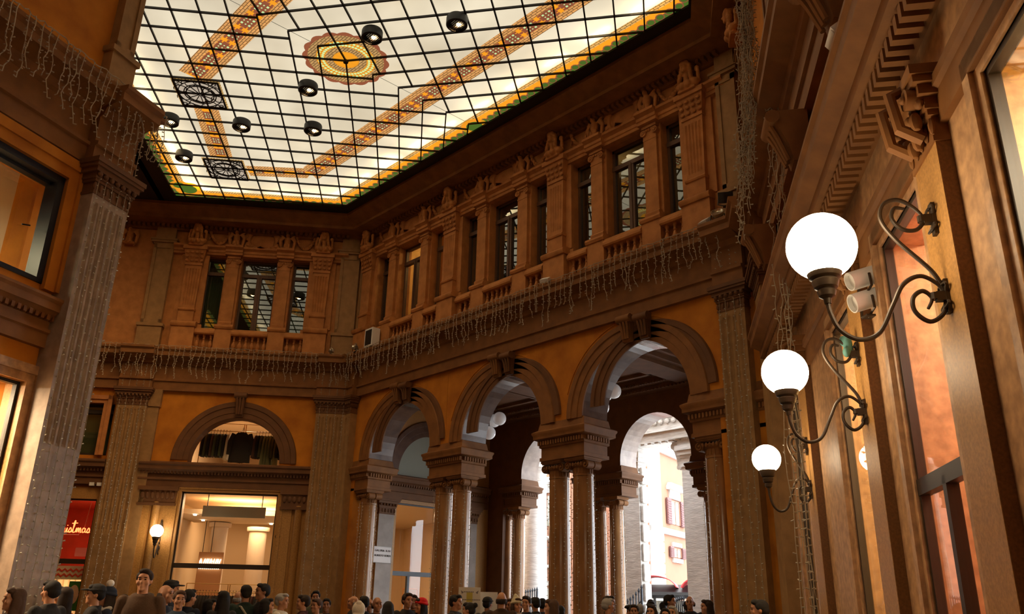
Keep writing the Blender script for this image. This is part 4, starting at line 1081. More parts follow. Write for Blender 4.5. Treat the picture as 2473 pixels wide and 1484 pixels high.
wstrings(FB, [-7.2, -7.0, -6.78, -6.55, -6.38], .28, .8, 'light strings down the fluted pilaster on the far left wall', 1.06)
wstrings(FB, [-.95, -.7, -.45, -.2], .28, .8, 'light strings down the far corner pilaster', 1.06)
wstrings(FA, [7.05, 7.2, 7.4, 7.55], .25, .8, 'light strings down the pilaster at the right end of the arcade', 1.06)
# hanging bundles at the right
def bundle(pts, n, rad, lab, seed, led=.07, grow=1.0):
    r = random.Random(seed); t = empty('hanging_light_bundle', lab, 'string lights'); t.location = pts[0]
    P = crom([Vector(p)-Vector(pts[0]) for p in pts], 10)
    for i in range(n):
        m = MB(); ox, oy = r.uniform(-rad, rad), r.uniform(-rad, rad); end = int(len(P)*r.uniform(.55, 1.0)) if grow else len(P)
        q = []
        for k, p in enumerate(P[:max(4, end)]):
            w = rad*.35; q.append((p.x+ox+r.uniform(-w, w), p.y+oy+r.uniform(-w, w), p.z))
        m.tube(q, .006, 4)
        for k in range(len(q)-1):
            a, b = Vector(q[k]), Vector(q[k+1]); c = max(1, int((b-a).length/led))
            for j in range(c):
                s = a.lerp(b, (j+.5)/c); an = r.uniform(0, 6.28); m.tube([s, (s.x+.05*math.cos(an), s.y+.05*math.sin(an), s.z+r.uniform(-.02, .02))], [.007, .010], 4)
        m.build('light_strand', WIRE, t, smooth=False)
bundle([(10.38, -4.0, 12.0), (10.3, -4.05, 10.5), (10.24, -4.1, 9.2), (10.12, -4.16, 7.9), (10.04, -4.21, 6.75)], 22, .12, 'thick bundle of dark fairy light strings hanging from the ceiling at the right', 11)
bundle([(10.33, -4.05, 11.4), (10.4, -4.0, 10.0), (10.5, -3.95, 9.3), (10.6, -3.91, 8.85), (10.53, -3.94, 7.5), (10.47, -3.97, 6.0), (10.43, -4.0, 4.0), (10.4, -4.01, .3)], 6, .09, 'light strings draping aside and falling straight to the floor at the right', 12, .1, 0)
# ------------------------------------------------------------------ vestibule behind the arches
VX0, VX1, VY0, VY1 = -7.05, 7.7, .9, 6.0
mb = MB()
V2 = [-4.0, .5, 5.0]
for x in V2: arch_bay(mb, x-2.25, x+2.25, 5.72, 8.3, x, 1.34, 6.1, VY1, VY1+.8)
mb.box(-10, V2[0]-2.25, VY1, VY1+.8, 0, 8.3); mb.box(V2[2]+2.25, 12, VY1, VY1+.8, 0, 8.3)
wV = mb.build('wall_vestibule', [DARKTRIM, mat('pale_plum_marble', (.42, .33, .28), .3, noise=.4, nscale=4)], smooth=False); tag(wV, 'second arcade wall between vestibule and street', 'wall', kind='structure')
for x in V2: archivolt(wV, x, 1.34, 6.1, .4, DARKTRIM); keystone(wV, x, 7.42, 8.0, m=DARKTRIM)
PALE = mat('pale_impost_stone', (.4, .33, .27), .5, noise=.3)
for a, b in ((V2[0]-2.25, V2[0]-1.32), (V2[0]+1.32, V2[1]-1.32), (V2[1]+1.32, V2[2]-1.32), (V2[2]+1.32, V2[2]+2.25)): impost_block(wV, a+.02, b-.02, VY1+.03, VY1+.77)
VC = make_column(5.02, .235, MARB); first = True
for x, y, lb in ((-2.0, 6.3, 'slender column left of the street arch in the second arcade'), (-1.3, 6.3, 'slender column at the left jamb of the street arch'), (-5.75, 6.3, 'slender column at the left end of the second arcade'),
              (2.25, 6.3, 'dark slender column at the right jamb of the street arch'), (3.2, 6.3, 'slender column of the second arcade hidden behind the right pier'), (-6.4, 6.3, 'pale square-set column at the far left of the second arcade')):
    c = VC if first else copyobj(VC); first = False; tag(c, lb, 'column', 'columns of the second arcade'); c.location = (x, y, 0)
for x, lb in ((-2.0, 'light strings on the slender column left of the street arch'), (-1.3, 'light strings on the slender column at the left street arch jamb'), (-5.75, 'light strings on the left slender column of the second arcade'), (2.25, 'light strings on the dark slender column right of the street arch')):
    wrap(x, 6.3, .26, .35, 6, CSTR, lb, x)
# coffered ceiling
mb = MB(); mb.box(-8, 9, .9, 6.05, 8.3, 8.6)
for y0, y1, z in ((.9, 1.4, 8.05), (5.5, 6.0, 8.05), (1.4, 1.75, 8.15), (5.15, 5.5, 8.15)): mb.box(-7.1, 7.7, y0, y1, z, 8.32)
for x in (-2.2, 2.25): mb.box(x-.4, x+.4, 1.4, 5.5, 8.05, 8.32); mb.box(x-.6, x+.6, 1.5, 5.4, 8.16, 8.32)
for x in (-7.1, 6.9): mb.box(x, x+.7, 1.4, 5.5, 8.1, 8.32)
for x in (-4.6, .02, 4.6):
    for a, b, c, d in ((-1.5, 1.5, 2.1, 2.2), (-1.5, 1.5, 4.6, 4.7), (-1.5, -1.4, 2.1, 4.7), (1.4, 1.5, 2.1, 4.7)): mb.box(x+a, x+b, c, d, 8.2, 8.32)
dentils(mb, -7, 7.6, 5.42, 5.5, 8.0, 8.06, .14); dentils(mb, -7, 7.6, 5.08, 5.15, 8.1, 8.16, .1)
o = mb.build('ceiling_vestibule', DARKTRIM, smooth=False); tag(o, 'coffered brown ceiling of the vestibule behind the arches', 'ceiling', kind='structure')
# vestibule side walls
FV = Frame(VX0, 0, 0, 1)
mb = MB(); arch_bay(mb, 1.1, 5.5, 5.72, 8.3, 3.3, 1.4, 5.86, 0, .4); mb.box(.9, 1.1, 0, .4, 0, 8.3); mb.box(5.5, 6.0, 0, .4, 0, 8.3)
panel_wall(mb, [1.1, 1.95, 4.65, 5.5], [0, 4.88, 5.72], lambda i, j: not (i == 1 and j == 0), 0, .4)
wVl = FV.put(mb.build('wall_vestibule_left', [TAN, DARKTRIM], smooth=False)); tag(wVl, 'vestibule side wall with a shop door under a blind lunette', 'wall', kind='structure')
archivolt(wVl, 3.3, 1.4, 5.86, .5, MARBP)
MB().box(1.9, 4.7, .12, .16, 5.75, 7.3).build('lunette_panel', mat('grey_green_blind', (.32, .34, .27), .6), wVl, smooth=False)
trim(FV, 'dentilled impost cornice inside the vestibule', lambda m: imp(m, .9, 5.9), DARKTRIM)
for x, lb in ((1.5, 'square pilaster with ionic capital left of the vestibule shop door'), (5.1, 'square pilaster with ionic capital right of the vestibule shop door')):
    t = FV.put(empty('square_pilaster', lb, 'pilaster', 'square pilasters of the vestibule'), x, 0, 0)
    MB().box(-.3, .3, -.1, 0, 0, 4.5).build('shaft', mat('mauve_grey_stone', (.3, .24, .2), .5, noise=.4), t, smooth=False); c = MB(); boxcap(c, -.3, .3, .1, 4.45, 5.0); c.build('capital', DARKTRIM, t)
o = MB().box(VX1, VX1+.3, .9, 6.05, 0, 8.3).build('wall_vestibule_right', TAN, smooth=False); tag(o, 'right side wall of the vestibule', 'wall', kind='structure')
# marble street plaque on the vestibule side wall
def text(name, body, size, m, parent=None, loc=(0, 0, 0), rot=(PI/2, 0, 0), ext=.004, align='CENTER', shear=0, sx=1):
    c = bpy.data.curves.new(name, 'FONT'); c.body = body; c.size = size; c.extrude = ext; c.align_x = align; c.align_y = 'CENTER'; c.shear = shear; c.resolution_u = 3
    tmp = bpy.data.objects.new('t', c); COL.objects.link(tmp); dg = bpy.context.evaluated_depsgraph_get()
    me = bpy.data.meshes.new_from_object(tmp.evaluated_get(dg)); bpy.data.objects.remove(tmp); me.name = name
    me.materials.clear(); me.materials.append(m); o = meshobj(name, me, parent); o.location = loc; o.rotation_euler = rot; o.scale = (sx, 1, 1); return o
INK = mat('dark_lettering', (.03, .025, .02), .7)
t = FV.put(empty('street_plaque', 'white marble plaque with engraved street lettering behind the leftmost column', 'sign'), 1.42, -.13, 3.18)
MB().box(-.36, .36, 0, .03, -.25, .25).build('slab', mat('plaque_marble', (.62, .56, .52), .35), t, smooth=False)
mb = MB()
for a, b, c, d in ((-.36, .36, -.25, -.235), (-.36, .36, .235, .25), (-.36, -.345, -.25, .25), (.345, .36, -.25, .25)): mb.box(a, b, -.012, 0, c, d)
mb.build('border', mat('plaque_border', (.45, .42, .38), .5), t, smooth=False)
text('lettering', 'GALLERIA  R.XX', .085, INK, t, (0, -.006, .12)); text('lettering', 'ALBERTO SORDI', .085, INK, t, (0, -.006, -.03))

# ------------------------------------------------------------------ shops
SHOPW = mat('shop_cream', (.74, .52, .3), .8)
SHOPC = mat('shop_column', (.78, .6, .42), .7)
SHOPF = mat('shop_floor', (.5, .38, .26), .4)
SPOT = emis('shop_spot', (1, .86, .66), 14)
def shop_door_frame(F, x0, x1, zt, ztr, lab, nm, y=.12, m=FRAME, posts=(), glass=SHOPG):
    NW[0] += 1; t = F.put(empty('window_%d' % NW[0], lab, 'shop window', kind='structure'), (x0+x1)/2, y, 0); h = (x1-x0)/2
    f = MB(); w = .045
    f.box(-h, -h+w, -.04, .04, 0, zt); f.box(h-w, h, -.04, .04, 0, zt); f.box(-h, h, -.04, .04, zt-w, zt)
    if ztr: f.box(-h, h, -.05, .05, ztr-.07, ztr+.07)
    for p in posts: f.box(p-(x0+x1)/2-.045, p-(x0+x1)/2+.045, -.05, .05, 0, ztr or zt)
    f.build('window_frame', m, t, smooth=False)
    MB().box(-h+.02, h-.02, -.004, .004, 0, zt-.02).build('pane', glass, t, smooth=False)
    return t
shop_door_frame(FB, -4.93, -2.0, 4.88, 2.68, 'tall lit clothes shop window on the far left wall', 0)
shop_door_frame(FV, 1.95, 4.65, 4.88, 2.65, 'shop entrance seen through the left arch', 0, m=mat('slate_frame', (.05, .055, .065), .4), posts=(2.65, 3.9))
shop_door_frame(FB, -9.4, -7.42, 4.56, 2.72, 'shop window with red interior between the big pilasters', 0)
# room of the corner shop, ground floor and upper floor
def polyroom(name, pts, z0, z1, m, lab, skip=()):
    mb = MB(); n = len(pts)
    for i in range(n):
        if i in skip: continue
        a, b = pts[i], pts[(i+1) % n]; mb.add([(a[0], a[1], z0), (b[0], b[1], z0), (b[0], b[1], z1), (a[0], a[1], z1)], [(0, 1, 2, 3)])
    mb.add([(p[0], p[1], z0) for p in pts], [tuple(range(n))], 1); mb.add([(p[0], p[1], z1) for p in pts], [tuple(range(n-1, -1, -1))], 2)
    o = mb.build(name, m, smooth=False); return tag(o, lab, 'room', kind='structure')
B2 = lambda x, y: tuple(FB.pt(x, y)[:2])
SP = [B2(-5.9, .52), B2(-.5, .52), (-7.5, .6), (-7.5, 5.95), (-15.5, 8.5), B2(-5.9, 9.5)]
CEILS = mat('shop_ceiling', (.8, .62, .42), .8)
polyroom('wall_shop_interior', SP, .02, 4.97, [SHOPW, SHOPF, CEILS], 'cream interior of the clothes shop', (0, 2))
polyroom('wall_shop_gallery', SP, 5.1, 7.9, [SHOPW, SHOPF, CEILS], 'upper sales floor behind the lunette', (0, 2))
def area(loc, size, power, col=(1, .76, .5), rot=(0, 0, 0)): return light('shop_lamp', 'AREA', loc, power, col, size, rot=rot)
for x, y in ((-3.5, 2.2), (-3.5, 5.5)): area(FB.pt(x, y, 4.9), 1.8, 120)
area((-9.2, 3.2, 4.8), 1.6, 110); area(FB.pt(-3.5, 3.0, 7.8), 1.5, 130)
# dropped soffit with spot lamps
o = FB.put(MB().box(-5.8, -.8, 2.3, 5.6, 4.45, 4.6).build('ceiling_soffit', CEILS, smooth=False)); tag(o, 'dropped soffit with small spots inside the far shop', 'ceiling', kind='structure')
for i, (x, y, z) in enumerate(((-5.05, 2.5, 4.44), (-4.45, 2.6, 4.44), (-4.2, 2.6, 4.44), (-3.3, 2.6, 4.44), (-3.05, 2.6, 4.44), (-2.15, 2.6, 4.44), (-5.2, 4.4, 4.44), (-2.9, 5.0, 4.44), (-2.0, 5.2, 4.44), (-1.85, 5.0, 4.44))):
    o = FB.put(MB().lathe([(0, -.03), (.055, -.03), (.055, 0), (0, 0)], 12).build('spot_lamp', SPOT), x, y, z); tag(o, 'small bright spot in the ceiling of the far shop', 'spot lamp', 'bright spots in the ceiling of the far shop')
for x, y, r, h, lb in ((-4.75, 5.2, .3, 4.4, 'square cream pier behind the glowing shop sign'), (-3.6, 6.6, .33, 4.4, 'cream column in the middle of the far shop'), (-2.3, 5.4, .36, 4.4, 'cream column at the right inside the far shop')):
    t = FB.put(empty('shop_column', lb, 'column', 'cream columns inside the shop'), x, y, .02); MB().lathe([(r, 0), (r, h)], 20).build('shaft', SHOPC, t); MB().lathe([(r+.08, h-.15), (r+.1, h-.1), (r+.1, h)], 20).build('capital', SHOPC, t)
t = FB.put(empty('hanging_sign', 'blank pale sign panel hanging on two dark rods in the far shop window', 'sign'), -3.43, .75, 4.38)
MB().box(-.98, .98, -.02, .02, -.17, .17).build('panel', mat('sign_panel', (.5, .48, .38), .5), t, smooth=False)
for x in (-.85, .85): MB().box(x-.012, x+.012, -.012, .012, .17, .6).build('rod', BLACK, t, smooth=False)
t = FB.put(empty('glowing_sign', 'small glowing white lettering sign on a brown panel in the far shop', 'sign'), -4.72, 4.2, 2.95)
MB().box(-.42, .42, .04, .1, -1.4, .38).build('panel', mat('brown_panel', (.36, .16, .06), .6), t, smooth=False)
SIGNW = emis('white_neon', (1, .93, .75), 5)
rs = random.Random(5)
for row, (zb, hh) in enumerate(((.0, .15), (-.19, .15))):
    for i in range(11):
        s = MB(); x0 = -.36+i*.066; lean = .05*rs.uniform(.2, 1.0)*(-1 if i in (1, 6) else 1)
        s.prism([(x0, zb), (x0+.03, zb), (x0+.03+lean, zb+hh), (x0+lean, zb+hh)], -.012, 0)
        if i % 3 == 0: s.prism([(x0, zb+hh*.4), (x0+.06, zb+hh*.4), (x0+.06, zb+hh*.55), (x0, zb+hh*.55)], -.012, 0)
        s.build('letter', SIGNW, t, smooth=False)
for x in (-.3, -.02): MB().box(x-.01, x+.01, 0, .02, .38, 1.45).build('rod', BLACK, t, smooth=False)
# clothes
GARC = [mat('cloth_%s' % n, c, .9) for n, c in (('black', (.02, .018, .016)), ('olive', (.08, .085, .035)), ('cream', (.6, .52, .38)), ('brown', (.1, .05, .03)), ('navy', (.025, .03, .045)), ('green', (.16, .17, .08)), ('plum', (.09, .03, .035)))]
GNAME = ['black', 'olive green', 'cream', 'brown', 'navy', 'moss green', 'plum']
def garment_mesh(w, h, seed, d=.07, coat=False):
    r = random.Random(seed); m = MB(); n = 8; rows = []
    for k in range(7):
        u = k/6; ww = w*(.42+.58*min(1, u*5))*(1+.12*u); row = []
        for i in range(n+1):
            a = -1+2*i/n; row.append((a*ww/2, -d*(1-abs(a)**3)*(.6+.4*u)+.012*math.sin(i*2.1+seed)*u, -h*u-.02*r.random()))
        rows.append(row)
    vs = []; 
    for row in rows: vs += row
    for row in rows: vs += [(x, -y, z) for x, y, z in row]
    N = n+1; fs = []
    for k in range(6):
        for i in range(n):
            a = k*N+i; fs.append((a, a+N, a+N+1, a+1)); b = 7*N+a; fs.append((b, b+1, b+N+1, b+N))
    m.add(vs, fs)
    if coat:
        for sx in (-1, 1): m.tube([(sx*w*.42, 0, -.06), (sx*w*.56, 0, -.3*h), (sx*w*.58, .0, -.75*h)], [.07, .075, .07], 8)
    m.tube([(0, 0, .12), (.03, 0, .15), (.05, 0, .12), (0, 0, .07), (0, 0, -.01)], .006, 5)
    return m
GM = {}
def garment(F, x, y, z, turn, ci, w, h, seed, lab, grp, coat=False):
    key = (ci, round(w, 2), round(h, 2), seed % 3, coat)
    if key not in GM: GM[key] = garment_mesh(w, h, seed % 3, coat=coat).mesh('garment', GARC[ci])
    o = meshobj('garment', GM[key]); F.put(o, x, y, z, turn); return tag(o, lab, 'garment', grp)
def rack(F, x0, x1, y, z0, zr, lab, gold=True):
    t = F.put(empty('clothes_rack', lab, 'clothes rack'), (x0+x1)/2, y, z0); h = (x1-x0)/2; m = mat('brass_rail', (.5, .3, .1), .3, metal=.9)
    MB().tube([(-h, 0, zr-z0), (h, 0, zr-z0)], .014, 8).build('rail', m, t)
    for x in (-h, -.03, .03, h): MB().tube([(x, 0, 0), (x, 0, zr-z0+.25)], .014, 8).build('upright', m, t)
    MB().tube([(-h, 0, zr-z0+.25), (h, 0, zr-z0+.25)], .012, 8).build('top_rail', m, t); return t
rack(FB, -4.85, -2.1, 1.0, 5.12, 7.02, 'brass clothes rail behind the lunette window')
seq = [0, 1, 0, 3, 1, 0, 1, 0, 2, 2, 2, 2, 0, 0, 1, 0, 1, 3, 0, 1, 5, 5, 5, 1, 5, 0, 0]
for i, ci in enumerate(seq):
    x = -4.75+i*.098
    if -3.9 < x < -3.15: continue
    garment(FB, x, 1.0, 6.92, PI/2-.15, ci, .42, .75+.25*(ci == 5)+.1*(ci == 2), i, '%s garment hanging on the lunette rail' % GNAME[ci], '%s garments on the lunette rail' % GNAME[ci])
garment(FB, -3.52, .85, 6.98, 0, 0, .62, 1.0, 1, 'large black coat shown front-on in the lunette window', None, True)
t = FB.put(empty('clothes_table', 'orange lit table of folded clothes behind the lunette', 'table'), -2.5, 2.4, 5.12)
MB().box(-.9, .9, -.3, .3, .66, .74).build('tabletop', mat('orange_wood', (.65, .28, .09), .6), t, smooth=False)
for x in (-.8, .8): MB().box(x-.04, x+.04, -.25, .25, 0, .66).build('leg', FRAME, t, smooth=False)
FOLD = [mat('folded_%d' % i, c, .9) for i, c in enumerate(((.75, .65, .5), (.7, .08, .03), (.8, .75, .68), (.3, .22, .15)))]
for i in range(9):
    o = FB.put(MB().box(-.08, .08, -.12, .12, 0, .05+.02*(i % 3)).build('folded_garment', FOLD[(i*3) % 4 if i != 3 else 1], smooth=False), -3.25+i*.19, 2.35, 5.86); tag(o, 'small folded garment on the table behind the lunette', 'folded garment', 'folded garments on the lunette table')
rack(FB, -4.7, -2.1, 1.3, .02, 1.95, 'brass clothes rail in the ground floor shop window')
for i in range(26):
    ci = [0, 0, 6, 6, 3, 6, 0, 3][i % 8] if i > 6 else 0
    x = -4.55+i*.092
    if -3.05 < x < -2.85: continue
    garment(FB, x, 1.3, 1.86, PI/2-.2, ci, .45, 1.0, i, '%s garment on the rail in the ground floor shop window' % GNAME[ci], '%s garments on the shop window rail' % GNAME[ci])
t = FV.put(empty('display_frame', 'slim orange display frame inside the vestibule shop door', 'display stand'), 3.6, 1.2, .02)
mo = mat('orange_metal', (.8, .3, .06), .4)
for a, b in (((-.3, 0, 0), (-.3, 0, 2.2)), ((.3, 0, 0), (.3, 0, 2.2)), ((-.3, 0, 2.2), (.3, 0, 2.2))): MB().tube([a, b], .018, 6).build('bar', mo, t)
MB().box(-.25, .25, .0, .02, .5, 1.7).build('panel', mat('notice_panel', (.7, .62, .52), .6), t, smooth=False)
o = FV.put(MB().box(1.2, 2.6, 2.2, 2.5, 3.0, 3.2).build('light_shelf', emis('amber_shelf', (1, .5, .12), 1.6), smooth=False)); tag(o, 'glowing amber light shelf inside the vestibule shop', 'lamp')
# red christmas shop, far left
RED = mat('shop_red', (.62, .045, .012), .7, noise=.3)
RP = [B2(-11.5, .55), B2(-6.9, .55), B2(-6.9, 4.5), B2(-11.5, 4.5)]
polyroom('wall_red_shop', RP, .02, 4.7, [RED, SHOPF, RED], 'red interior of the christmas shop', (0,))
area(FB.pt(-8.6, 1.6, 4.6), .8, 30, (1, .6, .35)); area(FB.pt(-8.6, 1.4, 2.5), .7, 26, (1, .75, .45))
o = FB.put(MB().box(-11, -6.95, 2.4, 2.6, .02, 2.6).build('wall_slats', mat('slatted_cream', (.7, .52, .3), .7), smooth=False)); tag(o, 'cream partition inside the red shop', 'wall', kind='structure')
mb = MB()
for i in range(22): mb.box(-11+i*.18, -10.96+i*.18, 2.36, 2.4, .02, 2.6)
o = FB.put(mb.build('wall_slat_battens', mat('batten', (.55, .36, .18), .7), smooth=False)); tag(o, 'battens on the partition of the red shop', 'wall', kind='structure')
mb = MB()                                                            # zigzag valance
mb.box(-9.3, -7.45, .92, .94, 2.22, 2.62, 0)
for row in (2.31, 2.46):
    for i in range(22):
        x = -9.3+i*.084; a, b = (row, row+.07) if i % 2 else (row+.07, row)
        mb.prism([(x, a-.025), (x+.084, b-.025), (x+.084, b+.025), (x, a+.025)], .905, .918, 1)
o = FB.put(mb.build('zigzag_valance', [mat('valance_cream', (.8, .68, .5), .8), mat('valance_red', (.7, .06, .03), .8)], smooth=False)); tag(o, 'red and cream zigzag valance across the red shop window', 'valance')
def poster(F, x, y, z, w, h, c, lab, turn=0):
    t = F.put(empty('gift_poster', lab, 'poster', 'posters in the red shop window'), x, y, z, turn); MB().box(-w/2, w/2, 0, .015, 0, h).build('sheet', c, t, smooth=False)
    m = MB(); m.lathe([(0, 0), (w*.28, 0), (w*.28, .01), (0, .01)], 24); m.v = [(v[0]-w*.17, -v[2], v[1]*1.9+h*.55) for v in m.v]; m.build('oval_picture', mat('oval_cream', (.8, .7, .52), .7), t)
    m = MB(); m.ell((-w*.17, -.015, h*.5), (.03, .01, .1), 8, 6); m.build('figure', mat('oval_figure', (.45, .3, .2), .7), t)
    return t
GRN = mat('poster_green', (.02, .22, .035), .7)
pp = poster(FB, -7.78, .8, 1.32, .52, .85, GRN, 'green poster with an oval picture standing in the red shop window')
MB().box(.06, .19, -.006, 0, .52, .57).box(.04, .21, -.006, 0, .42, .48).build('lettering', WHITEP, pp, smooth=False)
poster(FB, -7.55, .85, 2.0-.15, .3, .7, RED, 'red poster with an oval picture at the right edge of the red shop window')
poster(FB, -8.05, .85, .5, .5, .75, RED, 'red poster with an oval picture low in the red shop window')
# neon script word
t = FB.put(empty('neon_sign', 'red neon script sign hanging in the red shop window', 'neon sign'), -8.42, 1.0, 3.62)
NEON = emis('red_neon', (1, .09, .025), 5)
SCR = {'C': [(.55, .62), (.42, .8), (.2, .72), (.08, .4), (.15, .08), (.4, .02), (.62, .2)], 'h': [(0, .02), (.18, .5), (.2, .95), (.1, .9), (.08, .02), (.12, .3), (.25, .42), (.3, .3), (.3, .05), (.42, .05)],
       'r': [(0, .05), (.12, .35), (.14, .44), (.22, .36), (.28, .36), (.26, .08), (.38, .05)], 'i': [(0, .05), (.1, .4), (.09, .08), (.2, .05)], 's': [(0, .05), (.16, .42), (.26, .2), (.16, .02), (.05, .07), (.3, .06)],
       't': [(0, .05), (.14, .5), (.2, .98), (.12, .9), (.1, .1), (.18, .03), (.3, .08)], 'm': [(0, .05), (.08, .4), (.1, .05), (.2, .4), (.26, .3), (.26, .05), (.36, .4), (.42, .3), (.42, .06), (.52, .05)],
       'a': [(.28, .36), (.12, .4), (.04, .2), (.12, .03), (.26, .15), (.29, .38), (.29, .08), (.4, .05)]}
mb = MB(); ux = 0; K = .36
for ch in 'Christmas':
    p = SCR[ch]; c = crom([((ux+a)*K-.62, 0, b*K) for a, b in p], 5); mb.tube(c, .014, 6); ux += p[-1][0]
    if ch == 'i': mb.ell(((ux-.1)*K-.62, 0, .6*K), (.015, .015, .015), 8, 6)
    if ch == 't': mb.tube([((ux-.36)*K-.62, 0, .78*K), ((ux+.1)*K-.62, 0, .82*K)], .014, 6)
mb.build('script', NEON, t)
MB().tube([(-.62, .02, -.06), (.3, .02, -.06), (.3, .02, .04)], .006, 5).build('rail', WHITEP, t); MB().tube([(.42, .02, .1), (.5, .02, .95)], .008, 5).build('hanger', WHITEP, t)
for i, x in enumerate((-7.95, -7.8, -7.68, -7.55)):
    o = FB.put(MB().box(-.05, .05, -.02, .02, -.012, .012).build('ceiling_spot', SPOT, smooth=False), x, 2.2, 3.95); tag(o, 'small white light strip high in the red shop', 'spot lamp', 'small white light strips in the red shop')
o = FB.put(MB().box(-9.2, -7.2, 2.0, 2.35, 2.75, 2.85).build('light_shelf', emis('cream_shelf', (1, .75, .45), 1.6), smooth=False)); tag(o, 'bright cream shelf just above the transom of the red shop', 'shelf')
o = FB.put(MB().box(-8.6, -7.9, 2.3, 2.38, 2.98, 3.25).build('dark_panel', mat('maroon', (.14, .02, .012), .7), smooth=False)); tag(o, 'dark maroon panel over the cream shelf in the red shop', 'panel')
# mezzanine window beyond the fluted pilaster and box lamps below it
window(FB, -8.07, 1.34, 5.9, 7.55, .2, False, 'mezzanine window with grey blind beyond the fluted pilaster', 7.3, FRAME)
o = FB.put(MB().box(-8.75, -7.4, .3, .32, 5.9, 7.55).build('roller_blind', mat('blind_grey', (.3, .29, .19), .9), smooth=False)); tag(o, 'grey roller blind in the far left mezzanine window', 'blind')
def surround(F, x0, x1, z0, z1, w, yo, lab, m=OCHRE):
    NT[0] += 1; mb = MB()
    for a, b, c, d in ((x0-w, x0, z0, z1+w), (x1, x1+w, z0, z1+w), (x0, x1, z1, z1+w)): mb.box(a, b, -yo, .02, c, d)
    for a, b, c, d in ((x0-w-.05, x0-w*.6, z0, z1+w+.05), (x1+w*.6, x1+w+.05, z0, z1+w+.05), (x0-w, x1+w, z1+w*.6, z1+w+.05)): mb.box(a, b, -yo-.04, -yo+.01, c, d)
    o = F.put(mb.build('trim_%d' % NT[0], m, smooth=False)); return tag(o, lab, 'trim', kind='structure')
ORST = mat('orange_stone', (.52, .2, .055), .7, noise=.4, nscale=6)
surround(FB, -8.75, -7.72, 5.9, 7.55, .2, .08, 'orange stone surround of the far mezzanine window', ORST)
for x, lb in ((-7.62, 'left of two small white box lamps over the red shop'), (-7.4, 'right of two small white box lamps over the red shop')):
    o = FB.put(MB().box(-.07, .07, -.12, 0, -.05, .05).build('box_lamp', WHITEP), x, 0, 5.0); tag(o, lb, 'box lamp')
surround(FB, -4.93, -2.0, 0, 4.88, .14, .05, 'pale stone frame round the far shop window', TAN)
# house numbers
for F, x, y, z, s, lb in ((FB, -1.87, -.06, 3.6, '64', 'small dark house number beside the far shop window'),): 
    tag(F.put(text('house_number', s, .17, INK), x, y, z), lb, 'house number'); bpy.context.view_layer.update()
    ob = COL.objects[-1]; ob.rotation_euler = (PI/2, 0, F.rz)
# half round shafts with capitals beside the far shop
for x, lb in ((-5.62, 'engaged half column left of the far shop window'), (-1.32, 'engaged half column right of the far shop window')):
    t = FB.put(empty('half_column', lb, 'column', 'engaged half columns of the far shop wall'), x, 0, 0)
    MB().lathe([(.13, 0), (.12, 4.5), (.13, 4.52), (.0, 4.62)], 16, (0, -.02, 0), PI, 2*PI).build('shaft', TAN, t)
    c = MB(); c.box(-.55, .55, -.12, 0, 4.5, 5.0); c.box(-.6, .6, -.17, 0, 4.88, 5.0); c.box(-.57, .57, -.14, 0, 4.42, 4.5); [c.ell((-.45+.15*k, -.13, 4.72), (.06, .04, .1), 8, 6) for k in range(7)]; c.build('capital', DARKTRIM, t)
    [MB().box(a, b, -.06, 0, .9, 4.42).build('panel', TAN, t, smooth=False) for a, b in ((-.5, -.2), (.2, .5))]

# ------------------------------------------------------------------ near left wall fittings
NAVY = mat('blue_black_frame', (.016, .02, .03), .4)
window(FD, -1.98, 3.22, 5.95, 7.66, .2, False, 'blue-black framed mezzanine window at the near left', 7.6, NAVY)
mb = MB()
for a, b, c, d in ((-.46, -.35, 5.93, 7.68), (-3.6, -.35, 7.58, 7.68), (-3.6, -.35, 5.93, 6.0)): mb.box(a, b, -.03, .2, c, d)
NT[0] += 1; o = FD.put(mb.build('trim_%d' % NT[0], NAVY, smooth=False)); tag(o, 'thick blue-black casing of the near left mezzanine window', 'trim', kind='structure')
surround(FD, -3.6, -.35, 5.85, 7.68, .28, .1, 'broad ochre surround of the near left mezzanine window', OCHRE)
DP = [tuple(FD.pt(x, y)[:2]) for x, y in ((-6, .5), (.3-.5, .5), (-.2, 4.0), (-6, 4.0))]
polyroom('wall_mezzanine_room', DP, 5.5, 8.3, [mat('room_pink', (.74, .5, .36), .8), SHOPF, mat('room_pink_ceiling', (.6, .36, .24), .8)], 'pink lit room behind the near left mezzanine window', (0,))
area(FD.pt(-2.6, 2.2, 7.3), 1.0, 200, (1, .78, .56))
o = FD.put(MB().flat([(-.27, .53), (-1.2, 1.9), (-1.13, 1.95), (-.21, .6)], 5.5, 8.25).build('room_partition', mat('partition_cream', (.72, .56, .4), .8), smooth=False)); tag(o, 'cream partition inside the near left mezzanine room', 'partition', kind='structure')
o = FD.put(MB().box(-3.5, -1.25, 1.5, 1.95, 7.35, 8.2).build('red_ceiling_drop', mat('dark_red', (.28, .03, .012), .8), smooth=False)); tag(o, 'dark red dropped ceiling in the near left mezzanine window', 'ceiling panel', kind='structure')
t = FD.put(empty('bauble_tree', 'stand of orange baubles in the near left mezzanine window', 'decoration'), -1.72, 1.1, 5.5); BAU = mat('orange_bauble', (.75, .16, .03), .12, metal=.6)
for i, (x, y, z) in enumerate(((0, 0, .98), (-.12, .05, .78), (.05, -.02, .72), (-.02, .02, .55), (.12, .04, .45), (-.14, 0, .4))):
    o = MB().ell((0, 0, 0), (.1, .1, .1), 16, 10).build('bauble', BAU, t); o.location = (x, y, z)
MB().tube([(0, 0, 0), (0, 0, 1.25), (.08, 0, 1.3)], .008, 5).build('wire_stand', BLACK, t)
